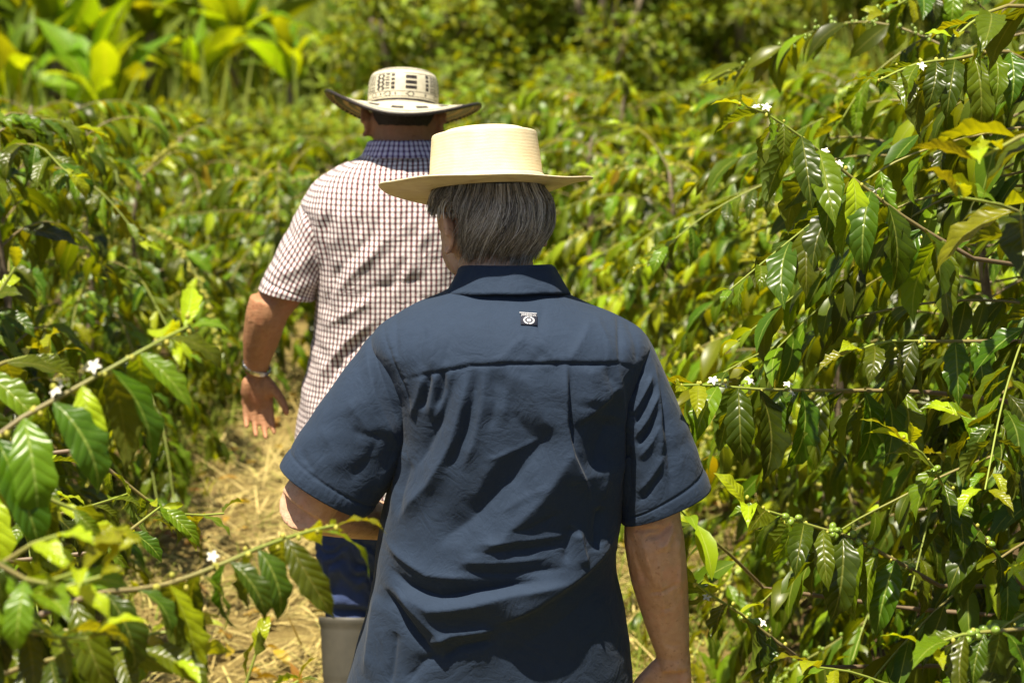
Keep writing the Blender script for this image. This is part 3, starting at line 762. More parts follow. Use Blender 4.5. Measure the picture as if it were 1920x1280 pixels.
def cloth_mat(name, color, weave=520, rough=0.85, var=0.5, sheen=0.05):
    t = NT(name)
    oc = t.coord('Object')
    n1, n2 = t.noise(oc, 6, 5), t.noise(oc, 45, 5)
    w = t.noise(oc, weave, 2)
    hsv = t.n('ShaderNodeHueSaturation', {'Value': t.math('ADD', 1 - var / 2, t.math('MULTIPLY', t.math('ADD', t.math('MULTIPLY', n2, 0.5), t.math('MULTIPLY', w, 0.5)), var)), 'Color': (*color, 1)}).outputs[0]
    cr = t.math('ABSOLUTE', t.math('SUBTRACT', t.noise(oc, 17, 3, 0.5, 1.2), 0.5))
    cr2 = t.math('ABSOLUTE', t.math('SUBTRACT', t.noise(oc, 52, 3, 0.5, 0.8), 0.5))
    h = t.math('ADD', t.math('ADD', t.math('MULTIPLY', cr, 2.2), t.math('MULTIPLY', cr2, 0.8)), t.math('MULTIPLY', w, 0.10))
    return t.finish(t.principled(hsv, rough, 0.2, t.bump(h, 0.32, 0.006), **{'Sheen Weight': sheen, 'Sheen Roughness': 0.5}))
M_BLUE = cloth_mat('navy_cotton', (0.018, 0.031, 0.058))
M_THREAD = cloth_mat('navy_thread', (0.03, 0.045, 0.08))
M_JEANS = cloth_mat('blue_denim', (0.036, 0.055, 0.135), 700)
M_TROUSER = cloth_mat('dark_trousers', (0.03, 0.035, 0.05), 700)

def gingham(name, white, mid_u, mid_v, dark, pu=0.0116, pv=0.0131):
    t = NT(name)
    uv = t.n('ShaderNodeSeparateXYZ', {0: t.coord('UV')})
    wob = t.math('MULTIPLY', t.math('SUBTRACT', t.noise(t.coord('Object'), 22, 3), 0.5), 0.004)
    def stripe(c, period, half):
        f = t.math('FRACT', t.math('DIVIDE', t.math('ADD', c, wob), period))
        d = t.math('ABSOLUTE', t.math('SUBTRACT', f, 0.5))
        return t.math('MULTIPLY', t.math('SUBTRACT', half, d), 12.0, clamp=True)
    a, b = stripe(uv.outputs[0], pu, 0.245), stripe(uv.outputs[1], pv, 0.245)
    c = t.mix(a, white, mid_u); c2 = t.mix(a, mid_v, dark)
    c = t.mix(b, c, c2)
    oc = t.coord('Object')
    cr = t.math('ABSOLUTE', t.math('SUBTRACT', t.noise(oc, 24, 3, 0.5, 1.2), 0.5))
    return t.finish(t.principled(c, 0.8, 0.2, t.bump(cr, 0.4, 0.012)))
M_CHECK = gingham('checked_cotton', (0.74, 0.71, 0.69), (0.20, 0.065, 0.075), (0.36, 0.31, 0.31), (0.035, 0.010, 0.012))
M_CHECK_COL = gingham('checked_cotton_collar', (0.66, 0.64, 0.74), (0.20, 0.13, 0.30), (0.36, 0.33, 0.50), (0.04, 0.015, 0.05))

t = NT('palm_straw')
oc = t.coord('Object'); sx = t.n('ShaderNodeSeparateXYZ', {0: oc})
wob = t.noise(oc, 14, 3)
zz = t.math('ADD', t.math('MULTIPLY', sx.outputs[2], 175), t.math('MULTIPLY', wob, 2.0))
ln = t.math('ABSOLUTE', t.math('SUBTRACT', t.math('MULTIPLY', t.math('FRACT', zz), 2), 1))
patch = t.ramp(t.noise(t.n('ShaderNodeMapping', {'Vector': oc, 'Scale': (18, 18, 120)}).outputs[0], 1.0, 4), [(0.42, (0, 0, 0)), (0.62, (1, 1, 1))])
line = t.math('MULTIPLY', t.math('MULTIPLY', t.math('SUBTRACT', ln, 0.72), 3.5, clamp=True), patch)
base = t.ramp(t.noise(oc, 30, 5), [(0.3, (0.68, 0.57, 0.36)), (0.7, (0.79, 0.69, 0.47))])
base = t.mix(t.math('MULTIPLY', t.math('SUBTRACT', t.noise(oc, 11, 4), 0.5), 1.6, clamp=True), base, (0.60, 0.46, 0.26))
M_STRAWHAT = t.finish(t.principled(t.mix(t.math('MULTIPLY', line, 0.6), base, (0.50, 0.33, 0.15)), 0.55, 0.3, t.bump(t.math('ADD', t.math('MULTIPLY', ln, 0.25), t.noise(oc, 500, 2)), 0.3, 0.002)))
M_CREAM = simple_mat('cane_cream', (0.52, 0.47, 0.34), (0.64, 0.59, 0.45), 90, 0.45, 0.2, 0.4, 0.002)
M_CANE_BLACK = simple_mat('cane_black', (0.018, 0.014, 0.012), (0.04, 0.03, 0.025), 90, 0.4, 0.2, 0.4, 0.002)
M_CANE_TAN = simple_mat('cane_tan', (0.42, 0.26, 0.10), (0.52, 0.34, 0.15), 90, 0.5, 0.2, 0.4, 0.002)
M_RUBBER = simple_mat('grey_rubber', (0.035, 0.034, 0.027), (0.075, 0.068, 0.052), 9, 0.55, 0.15, 0.4)
M_LEATHER = simple_mat('brown_leather', (0.06, 0.035, 0.02), (0.10, 0.06, 0.035), 40, 0.5)
t = NT('steel'); M_STEEL = t.finish(t.principled((0.62, 0.6, 0.56), 0.25, 0.5, **{'Metallic': 1.0}))
t = NT('tag_black'); M_TAGB = t.finish(t.principled((0.014, 0.017, 0.035), 0.8))
t = NT('tag_white'); M_TAGW = t.finish(t.principled((0.5, 0.5, 0.53), 0.7))
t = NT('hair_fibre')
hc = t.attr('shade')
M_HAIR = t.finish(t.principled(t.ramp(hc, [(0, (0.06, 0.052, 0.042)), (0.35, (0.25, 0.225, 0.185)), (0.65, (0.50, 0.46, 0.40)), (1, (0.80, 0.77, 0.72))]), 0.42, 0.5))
M_HAIRDARK = simple_mat('short_dark_hair', (0.012, 0.009, 0.007), (0.05, 0.036, 0.026), 260, 0.6, 0.6, 0.3, 0.004)
t = NT('eye'); M_EYE = t.finish(t.principled(t.ramp(t.attr('age'), [(0, (0.75, 0.72, 0.68)), (0.5, (0.08, 0.04, 0.02))], 'CONSTANT'), 0.15))

# ------------------------------------------------------------------ people: builders
def fused(name, geo, voxel, mats, base, smooth=4, displace=None):
    """fuse the collected limbs into ONE continuous skin"""
    me = geo.mesh(name + '_rough'); o = bpy.data.objects.new(name + '_rough', me); col.objects.link(o)
    m = o.modifiers.new('fuse', 'REMESH'); m.mode = 'VOXEL'; m.voxel_size = voxel; m.use_smooth_shade = True
    s = o.modifiers.new('soft', 'SMOOTH'); s.factor = 0.5; s.iterations = smooth
    dg = bpy.context.evaluated_depsgraph_get()
    out = bpy.data.meshes.new_from_object(o.evaluated_get(dg))
    bpy.data.objects.remove(o); bpy.data.meshes.remove(me)
    n = len(out.vertices); V = np.empty(n * 3, np.float32); out.vertices.foreach_get('co', V); V = V.reshape(-1, 3)
    if displace is not None: V = displace(V)
    V = V - np.asarray(base, np.float32)
    out.vertices.foreach_set('co', V.ravel().astype(np.float32)); out.update()
    out.name = name
    out.materials.clear()
    for q in mats: out.materials.append(q)
    out.polygons.foreach_set('use_smooth', np.ones(len(out.polygons), bool))
    return out
def v3(*a): return np.array(a, float)
def unit(a): a = np.asarray(a, float); return a / (np.linalg.norm(a) + 1e-12)
def basis(a, b, c): return Matrix((a, b, c)).transposed()
def smooth_path(pts, n):
    pts = np.asarray(pts, float)
    t0 = np.linspace(0, 1, len(pts)); tt = np.linspace(0, 1, n)
    q = np.stack([np.interp(tt, t0, pts[:, k]) for k in range(pts.shape[1])], -1)
    k = max(1, n // (len(pts) * 2)); ker = np.ones(2 * k + 1) / (2 * k + 1)
    pad = np.vstack([np.repeat(q[:1], k, 0) * 2 - q[1:k + 1][::-1], q, np.repeat(q[-1:], k, 0) * 2 - q[-k - 1:-1][::-1]])
    return np.stack([np.convolve(pad[:, c], ker, 'valid') for c in range(q.shape[1])], -1)
def hand(g, w, d, pn, ts, curl=(0.35, 0.45, 0.35), k=1.0, spread=0.06):
    d = unit(d); pn = unit(pn - d * np.dot(pn, d)); ts = unit(ts - d * np.dot(ts, d) - pn * np.dot(ts, pn))
    M = basis(ts, d, pn)
    g.ball(w + d * 0.052 * k, (0.041 * k, 0.055 * k, 0.0165 * k), M=M)
    g.ball(w + d * 0.078 * k, (0.042 * k, 0.026 * k, 0.013 * k), M=M)
    g.ball(w + d * 0.040 * k + ts * 0.024 * k + pn * 0.008 * k, (0.019 * k, 0.033 * k, 0.016 * k), M=M)     # ball of the thumb
    g.ball(w + d * 0.042 * k - ts * 0.024 * k + pn * 0.006 * k, (0.015 * k, 0.034 * k, 0.014 * k), M=M)
    for off, ln, sp, cm in ((0.030, 0.072, 1.2, 0.8), (0.0105, 0.080, 0.4, 0.95), (-0.0105, 0.075, -0.5, 1.1), (-0.0295, 0.058, -1.4, 1.25)):
        p = w + d * (0.094 - abs(off) * 0.25) * k + ts * off * k
        q = [p - d * 0.03 * k, p]
        ang = 0.0
        for f, c in zip((0.45, 0.31, 0.24), curl):
            ang += c * cm
            dirn = unit(d * math.cos(ang) + pn * math.sin(ang) + ts * spread * sp)
            p = p + dirn * ln * f * 1.12 * k; q.append(p)
        g.tube(smooth_path(q, 14), np.interp(np.linspace(0, 1, 14), [0, 0.3, 0.55, 0.9, 1], [0.0088, 0.0092, 0.0082, 0.0068, 0.004]) * k, 10)
    p = w + d * 0.028 * k + ts * 0.026 * k + pn * 0.006 * k
    q = [p]
    for ln, dd in ((0.038, (0.62, 0.74, 0.25)), (0.034, (0.42, 0.86, 0.35)), (0.027, (0.2, 0.92, 0.4))):
        p = p + unit(ts * dd[0] + d * dd[1] + pn * dd[2]) * ln * k; q.append(p)
    g.tube(smooth_path(q, 12), np.interp(np.linspace(0, 1, 12), [0, 0.4, 0.85, 1], [0.015, 0.0115, 0.009, 0.005]) * k, 10)
def head(g, c, yaw, nod, k=1.0, roll=0.0):
    """c = point between the ears; returns the frame (side, forward, up)"""
    Mx = Matrix.Rotation(yaw, 3, 'Z') @ Matrix.Rotation(-nod, 3, 'X') @ Matrix.Rotation(roll, 3, 'Y')
    s, f, u = (np.array(Mx.col[i]) for i in range(3))
    P = lambda x, y, z: c + (s * x + f * y + u * z) * k
    B = lambda p, r_: g.ball(p, np.array(r_) * k, M=Mx)
    B(P(0, 0.005, 0.040), (0.077, 0.098, 0.088))
    B(P(0, 0.038, 0.0), (0.067, 0.064, 0.080))
    B(P(0, 0.050, -0.050), (0.054, 0.050, 0.048))        # jaw
    B(P(0, 0.083, -0.078), (0.024, 0.020, 0.020))        # chin
    for q in (-1, 1):
        B(P(q * 0.062, -0.002, -0.008), (0.018, 0.032, 0.042))     # behind and below the ear
        B(P(q * 0.046, 0.062, 0.022), (0.026, 0.032, 0.040))       # temple and eye socket
        B(P(q * 0.046, 0.050, -0.032), (0.024, 0.042, 0.046))      # side of the face
    B(P(0, 0.094, 0.032), (0.052, 0.018, 0.014))         # brow
    for q in (-1, 1):
        B(P(q * 0.042, 0.072, -0.010), (0.022, 0.022, 0.024))      # cheek
        B(P(q * 0.052, 0.030, -0.050), (0.018, 0.036, 0.028))      # jaw angle
        e = P(q * 0.082, -0.008, -0.002)
        th = np.linspace(-0.2, 5.2, 20)                  # ear: rim, lobe and hollow
        rim = np.array([e + (f * (math.cos(a) * -0.019) + u * (math.sin(a) * 0.034 - 0.0) + s * q * (0.006 + 0.012 * (math.cos(a) * 0.5 + 0.5))) * k for a in th])
        g.tube(rim, 0.005 * k, 8)
        g.ball(e + s * q * 0.006 * k + f * (-0.004 * k), np.array((0.0085, 0.017, 0.031)) * k, M=Mx)
        g.ball(e + s * q * 0.004 * k + f * (0.006 * k) - u * (0.022 * k), np.array((0.008, 0.010, 0.014)) * k, M=Mx)
        B(P(q * 0.081, 0.000, -0.030), (0.005, 0.008, 0.009))
    g.tube(np.array([P(0, 0.100, 0.025), P(0, 0.112, 0.0), P(0, 0.120, -0.018)]), np.array((0.008, 0.010, 0.014)) * k, 8)   # nose
    B(P(-0.012, 0.108, -0.020), (0.008, 0.009, 0.007)); B(P(0.012, 0.108, -0.020), (0.008, 0.009, 0.007))
    B(P(0, 0.098, -0.044), (0.024, 0.010, 0.005)); B(P(0, 0.097, -0.054), (0.021, 0.010, 0.006))    # lips
    return Mx, P
def limb(g, pts, rad, n=24, sides=16, sq=None):
    P = smooth_path(pts, n)
    g.tube(P, np.interp(np.linspace(0, 1, n), np.linspace(0, 1, len(rad)), rad), sides, sq=sq)

class Folds:
    """creases traced on the cloth, in metres on its own vertical plane; strokes = (points, height mm, width a, width b)"""
    def __init__(s, strokes, y, ppm, gain=0.95):
        s.items = []
        for pts, amp, wa, wb in strokes:
            q = np.array([TR(px, py, y) for px, py in pts])[:, (0, 2)]
            s.items.append((q, amp / 1000 * gain, wa / ppm, wb / ppm))
    def at(s, X, Z):
        P = np.stack([X, Z], -1); out = np.zeros(len(X))
        for q, amp, wa, wb in s.items:
            lo, hi = q.min(0) - 4 * max(wa, wb), q.max(0) + 4 * max(wa, wb)
            m = np.where((P > lo).all(1) & (P < hi).all(1))[0]
            if not len(m): continue
            p = P[m]; best = np.full(len(m), 1e9); side = np.zeros(len(m)); par = np.zeros(len(m))
            seg = np.linalg.norm(np.diff(q, axis=0), axis=1); cum = np.concatenate([[0], np.cumsum(seg)]); tot = cum[-1]
            for i in range(len(q) - 1):
                d = q[i + 1] - q[i]; L = seg[i]
                tt = np.clip(((p - q[i]) @ d) / (L * L), 0, 1)
                near = q[i] + tt[:, None] * d
                dd = np.linalg.norm(p - near, axis=1)
                u = dd < best
                best[u] = dd[u]
                cr = d[0] * (p[:, 1] - q[i][1]) - d[1] * (p[:, 0] - q[i][0])     # z points up here
                side[u] = cr[u]; par[u] = ((cum[i] + tt * L) / tot)[u]
            w = np.where(side > 0, wb, wa)
            env = smoothstep(-0.02, 0.22, par) * smoothstep(1.02, 0.72, par) if amp > -1 else 1
            env = smoothstep(0.0, 0.25, par + 0.06) * (1 - smoothstep(0.7, 1.0, par - 0.03))
            out[m] += amp * env * np.exp(-(best / w) ** 1.35)
        return out
def normals_grid(V, n, m, wrap=True):
    G = V.reshape(n, m, 3)
    du = (np.roll(G, -1, 1) - np.roll(G, 1, 1)) if wrap else np.gradient(G, axis=1)
    dv = np.gradient(G, axis=0)
    N = np.cross(du, dv); N /= np.linalg.norm(N, axis=2, keepdims=True) + 1e-12
    return N.reshape(-1, 3)
def arc_uv(V, n, m):
    """cloth coordinates in metres for a closed n x m grid"""
    G = V.reshape(n, m, 3)
    mid = G[n // 2]
    du = np.linalg.norm(np.roll(mid, -1, 0) - mid, axis=1); u = np.concatenate([[0], np.cumsum(du)])[:m]
    back = np.argmin(mid[:, 1]); u = u - u[back]
    ref = G[:, back]
    dv = np.linalg.norm(np.diff(ref, axis=0), axis=1); v = np.concatenate([[0], np.cumsum(dv)])
    scale = np.linalg.norm(np.roll(G, -1, 1) - G, axis=2).sum(1); scale = scale / scale[n // 2]
    uu = u[None, :] * np.clip(scale, 0.35, 1.2)[:, None]
    return np.stack([uu, np.repeat(v[:, None], m, 1)], -1).reshape(-1, 2)
def shirt_torso(rings, y0, folds, nrow, nback, nfront, expo=2.35, ripple=0.0, stoop=0.0):
    """rings: (py, pxL, pxR, back depth, front depth) from the neck to the hem"""
    Rg = []
    for py, xl, xr, b, f in rings:
        a, c = TR(xl, py, y0), TR(xr, py, y0)
        Rg.append((a.z, (a.x + c.x) / 2, (c.x - a.x) / 2, b, f))
    Rg = np.array(Rg)
    Rg[:, 3] += stoop * smoothstep(0.06, 0.135, Rg[:, 3])
    # equal steps along the outline
    st = np.concatenate([[0], np.cumsum(np.hypot(np.diff(Rg[:, 0]), np.diff(Rg[:, 2])))])
    tt = np.linspace(0, st[-1], nrow)
    D = np.stack([np.interp(tt, st, Rg[:, k]) for k in range(5)], -1)
    k = max(2, nrow // 45); ker = np.hanning(2 * k + 3)[1:-1]; ker /= ker.sum()
    pad = np.vstack([D[0] * 2 - D[1:k + 1][::-1], D, D[-1] * 2 - D[-k - 1:-1][::-1]])
    D = np.stack([np.convolve(pad[:, c], ker, 'valid') for c in range(5)], -1)
    thb = np.linspace(np.pi, 2 * np.pi, nback, endpoint=False); thf = np.linspace(0, np.pi, nfront, endpoint=False)
    th = np.concatenate([thb, thf])
    c, s = np.cos(th), np.sin(th)
    cx = np.sign(c) * np.abs(c) ** (2 / expo); sy = np.sign(s) * np.abs(s) ** (2 / expo)
    dep = np.where(s[None] < 0, D[:, 3][:, None], D[:, 4][:, None])
    X = D[:, 1][:, None] + D[:, 2][:, None] * cx[None]
    Y = y0 + dep * sy[None]
    Z = D[:, 0][:, None] + 0 * X
    V = np.stack([X, Y, Z], -1).reshape(-1, 3)
    m = len(th)
    N = normals_grid(V, nrow, m)
    if (N[:, 1] * (V[:, 1] - y0)).mean() < 0: N = -N
    back = smoothstep(0.02, -0.03, V[:, 1] - y0)
    h = folds.at(V[:, 0], V[:, 2]) * back
    if ripple:
        h = h + ripple * (np.sin(V[:, 0] * 37 + 9 * np.sin(V[:, 2] * 11)) * np.sin(V[:, 2] * 23 + 5 * np.sin(V[:, 0] * 13)) + 0.5 * np.sin(V[:, 0] * 71 + V[:, 2] * 59))
    uv = arc_uv(V, nrow, m)
    V = V + N * h[:, None]
    # turned-in hem
    G = V.reshape(nrow, m, 3); ctr = G[-1].mean(0)
    i1 = ctr + (G[-1] - ctr) * 0.985; i2 = ctr + (G[-1] - ctr) * 0.95; i2[:, 2] += 0.05
    V = np.vstack([V, i1, i2]); uv = np.vstack([uv, uv[-m:], uv[-m:] - (0, 0.04)])
    return V, grid_faces(nrow + 2, m, True), uv, m
def sleeve(pairs, y0, yo, hd, folds, nrow, m, expo=2.2, ripple=0.0, hem_lines=None, ppm=1071):
    """pairs: the two outline points of each ring, shoulder to hem"""
    A = np.array([TR(*p, y0 + o) for (p, q), o in zip(pairs, yo)]); B = np.array([TR(*q, y0 + o) for (p, q), o in zip(pairs, yo)])
    A, B = smooth_path(A, nrow), smooth_path(B, nrow)
    H = np.interp(np.linspace(0, 1, nrow), np.linspace(0, 1, len(hd)), hd)
    th = np.linspace(0, 2 * np.pi, m, endpoint=False)
    c, s = np.cos(th), np.sin(th)
    cx = np.sign(c) * np.abs(c) ** (2 / expo); sy = np.sign(s) * np.abs(s) ** (2 / expo)
    C, W = (A + B) / 2, (B - A) / 2
    V = C[:, None] + W[:, None] * cx[None, :, None] + H[:, None, None] * sy[None, :, None] * np.array((0, 1.0, 0))
    V = V.reshape(-1, 3)
    N = normals_grid(V, nrow, m)
    if ((V - np.repeat(C, m, 0)) * N).sum(1).mean() < 0: N = -N
    yc = np.repeat(C[:, 1], m)
    back = smoothstep(0.02, -0.02, V[:, 1] - yc)
    h = folds.at(V[:, 0], V[:, 2]) * back if folds else np.zeros(len(V))
    row = np.repeat(np.arange(nrow), m); ln = np.linalg.norm(np.diff(C, axis=0), axis=1).sum(); dist = (nrow - 1 - row) / (nrow - 1) * ln
    h = h - 0.0022 * np.exp(-((dist - 0.027) / 0.0022) ** 2) + 0.0012 * np.exp(-((dist - 0.012) / 0.010) ** 2) 
    h = h + 0.0007 * np.sin(np.tile(th, nrow) * 61 + 3 * np.sin(np.tile(th, nrow) * 7)) * np.exp(-((dist - 0.02) / 0.012) ** 2)
    if ripple: h = h + ripple * (np.sin(V[:, 0] * 41 + 7 * np.sin(V[:, 2] * 17)) * np.sin(V[:, 2] * 31 + V[:, 0] * 9))
    uv = arc_uv(V, nrow, m)
    V = V + N * h[:, None]
    G = V.reshape(nrow, m, 3); ctr = G[-1].mean(0); up = C[-4] - C[-1]; up = up / np.linalg.norm(up)
    V = np.vstack([V, ctr + (G[-1] - ctr) * 0.98, ctr + (G[-1] - ctr) * 0.94 + up * 0.05, ctr + (G[-1] - ctr) * 0.9 + up * 0.12])
    uv = np.vstack([uv, uv[-m:], uv[-m:] - (0, .04), uv[-m:] - (0, .1)])
    return V, grid_faces(nrow + 3, m, True), uv
def collar(cx, cy, zt, rx, ry, fall, flare, tilt, yaw, n=90, droop=0.05, open_deg=26):
    """stand-and-fall collar: inner stand, fold and outer leaf, open at the throat"""
    ph = np.linspace(R(open_deg), 2 * np.pi - R(open_deg), n)          # 0 = throat
    prof = [(-0.010, -0.042, 0), (-0.008, -0.02, 0), (-0.003, -0.004, 0), (0.003, 0.001, 0), (0.008, -0.003, 0)] + [(0.008 + flare * q ** 1.1, -0.003 - fall * q, 1) for q in np.linspace(0.12, 1, 10)] + [(0.006 + flare, -0.004 - fall, 1), (0.004 + flare * 0.7, -fall * 0.7, 1)]
    V = []
    for o, dz, leaf in prof:
        bk = (1 - np.cos(ph)) / 2                      # 1 at the back, 0 at the throat
        ex = 1 + 0.0 * ph
        wob = 0.0015 * np.sin(ph * 9) * leaf
        x = (rx + o * ex + wob) * np.sin(ph); y = (ry + o * ex + wob) * np.cos(ph)
        z = zt + dz * (1 + 0.55 * (1 - bk) * leaf) - droop * (1 - bk) ** 1.2
        V.append(np.stack([x, y, z], -1))
    V = np.array(V)                                    # (profile, n, 3)
    V[..., 2] += -tilt * V[..., 1]
    c, s = math.cos(yaw), math.sin(yaw)
    Xr, Yr = V[..., 0] * c - V[..., 1] * s, V[..., 0] * s + V[..., 1] * c
    V = np.stack([cx + Xr, cy + Yr, V[..., 2]], -1)
    u = ph * (rx + 0.01)
    seg = np.linalg.norm(np.diff(V[:, n // 2], axis=0), axis=1); v = np.concatenate([[0], np.cumsum(seg)])
    uv = np.stack([np.repeat(u[None], len(prof), 0), np.repeat(v[:, None], n, 1)], -1).reshape(-1, 2)
    return V.reshape(-1, 3), grid_faces(len(prof), n), uv
def lathe(prof, a, b, seg, shape=None):
    """elliptic rings (scale, z) -> grid vertices"""
    th = np.linspace(0, 2 * np.pi, seg, endpoint=False)
    return np.array([[(a * q * math.cos(t_), b * q * math.sin(t_), z) for t_ in th] for q, z in prof]).reshape(-1, 3), th
def trousers(g, hips, legs, waist_z):
    """pelvis and two legs as one cloth"""
    g.ball(hips + v3(0, 0, -0.02), (0.185, 0.125, 0.15), 20, 12)
    g.tube(np.array([hips + v3(0, 0, -0.02), hips + v3(0, 0, (waist_z - hips[2]) * 0.6), np.array((hips[0], hips[1], waist_z))]), np.array((0.17, 0.172, 0.168)), 20, sq=(1, 0.72))
    for P, rad in legs: limb(g, P, rad, 26, 18)

def puckers(pts, step, half, amp):
    """tiny gathers across a sewn seam"""
    q = np.array(pts, float); seg = np.linalg.norm(np.diff(q, axis=0), axis=1); cum = np.concatenate([[0], np.cumsum(seg)])
    out = []
    pr_ = np.random.default_rng(len(pts) * 7 + int(q[0, 0]))
    for s_ in np.arange(step, cum[-1], step):
        s_ = s_ + pr_.normal(0, step * 0.2)
        c = np.array([np.interp(s_, cum, q[:, k]) for k in (0, 1)]); e = np.array([np.interp(min(s_ + 2, cum[-1]), cum, q[:, k]) for k in (0, 1)]) - np.array([np.interp(max(s_ - 2, 0), cum, q[:, k]) for k in (0, 1)])
        n_ = np.array((-e[1], e[0])) / (np.linalg.norm(e) + 1e-9); h_ = half * pr_.uniform(0.7, 1.3)
        out.append(([tuple(c - n_ * h_ + e * 0.6), tuple(c), tuple(c + n_ * h_)], amp * pr_.uniform(0.5, 1.2), step * 0.3, step * 0.3))
    return out

# ------------------------------------------------------------------ the man in the blue shirt
YN = 4.1
bN = np.array((TR(925, 690, YN).x, YN, float(hgt(-0.03, YN))))
man = tag(empty('person', bN), 'person in navy short sleeved shirt and plain straw hat, seen from behind', 'person', 'two people walking down the path')
def T(px, py, dy=0.0, y=YN): return np.array(TR(px, py, y + dy))
hip = T(925, 1180, 0.0) * (1, 1, 0) + v3(0, 0, bN[2] + 0.90)
g = Geo()
g.ball(T(928, 830, 0.0), (0.165, 0.10, 0.20)); g.ball(T(928, 1030, 0.0), (0.17, 0.115, 0.19)); g.ball(hip, (0.165, 0.11, 0.14))
g.ball(T(930, 640, 0.01), (0.155, 0.075, 0.07))
limb(g, [T(938, 640, 0.0), T(934, 540, 0.012), T(928, 460, 0.04)], (0.078, 0.066, 0.063))
HN = T(922, 428, 0.045)
MxN, PN = head(g, HN, R(27), R(9), 1.0)
# left arm: elbow out, forearm swung to the front
limb(g, [T(785, 700, 0.0), T(650, 840, -0.02), T(572, 950, -0.035)], (0.062, 0.055, 0.050))
limb(g, [T(567, 945, -0.04), T(588, 952, 0.0), T(665, 968, 0.09), T(770, 985, 0.23)], (0.047, 0.047, 0.041, 0.030))
hand(g, T(770, 985, 0.23), v3(0.55, 0.80, 0.0), v3(0, 0, -1), v3(0.8, -0.5, 0.1), (0.5, 0.6, 0.4))
# right arm hanging
limb(g, [T(1150, 690, 0.0), T(1205, 830, -0.01), T(1226, 985, -0.02)], (0.055, 0.052, 0.049))
limb(g, [T(1223, 968, -0.022), T(1226, 1010, -0.02), T(1236, 1080, 0.0), T(1250, 1160, 0.02), T(1262, 1225, 0.03), T(1264, 1250, 0.03)], (0.049, 0.0535, 0.0515, 0.041, 0.0305, 0.031), 30)
g.ball(T(1206, 985, -0.045), (0.018, 0.018, 0.030)); 
hand(g, T(1262, 1228, 0.03), v3(-0.12, 0.06, -1), v3(-0.15, -1, 0), v3(-1, 0.2, 0), (0.25, 0.35, 0.3), 1.02)
# legs and feet under the trousers
zf = bN[2]
LN = [np.array([hip + v3(-0.09, 0, 0), hip + v3(-0.10, 0.06, -0.40), v3(hip[0] - 0.10, YN - 0.06, zf + 0.10)]), np.array([hip + v3(0.09, 0, 0), hip + v3(0.10, 0.12, -0.40), v3(hip[0] + 0.10, YN + 0.22, zf + 0.10)])]
for P in LN: limb(g, P, (0.085, 0.055, 0.04))
WR = T(1226, 990)
def wrinkle(V):
    m = np.where((V[:, 0] > T(1150, 900)[0]) & (V[:, 2] > 0.78) & (V[:, 2] < 1.14))[0]
    X, Z = V[m, 0], V[m, 2]
    f = ARMF.at(X, Z) * smoothstep(0.02, -0.02, V[m, 1] - (YN - 0.01))
    V[m, 1] -= f.astype(np.float32)
    return V
ARMF = Folds([([(1240, 985), (1215, 988), (1190, 990)], -4, 4, 4), ([(1258, 978), (1235, 998), (1205, 1002)], -5, 5, 4), ([(1262, 985), (1250, 1015), (1225, 1025)], 4, 6, 6), ([(1185, 1000), (1195, 1050), (1215, 1100)], -3, 8, 6),
              ([(1205, 1010), (1218, 1060), (1232, 1110)], 3, 6, 8), ([(1272, 1000), (1278, 1060), (1275, 1120)], 3, 6, 6), ([(1272, 1095), (1245, 1108), (1215, 1113)], -2.2, 3, 3), ([(1265, 1140), (1248, 1146), (1235, 1147)], -2, 3, 3),
              ([(1250, 1215), (1262, 1225), (1280, 1222)], -3, 4, 4), ([(1245, 1250), (1262, 1256), (1285, 1252)], -3, 3, 3), ([(1232, 1040), (1240, 1100), (1252, 1180)], 2.5, 5, 5)], YN - 0.05, 1071, 1.7)
link('body', fused('body', g, 0.0038, [M_SKIN], bN, 3, wrinkle), man)

# trousers, belt line hidden by the shirt, shoes
g = Geo()
trousers(g, hip, [(np.vstack([P[0] + v3(0, 0, -0.02), P[1], P[2] + v3(0, 0, -0.03)]), (0.115, 0.088, 0.078)) for P in LN], hip[2] + 0.16)
link('trousers', fused('trousers', g, 0.008, [M_TROUSER], bN, 4), man)
for P in LN:
    g = Geo(); a = P[2]
    g.ball(a + v3(0, 0.06, -0.055), (0.048, 0.135, 0.05)); g.ball(a + v3(0, -0.02, -0.03), (0.045, 0.06, 0.075)); g.ball(a + v3(0, 0.10, -0.07), (0.05, 0.09, 0.032))
    link('shoe', fused('shoe', g, 0.006, [M_LEATHER], bN, 2), man)

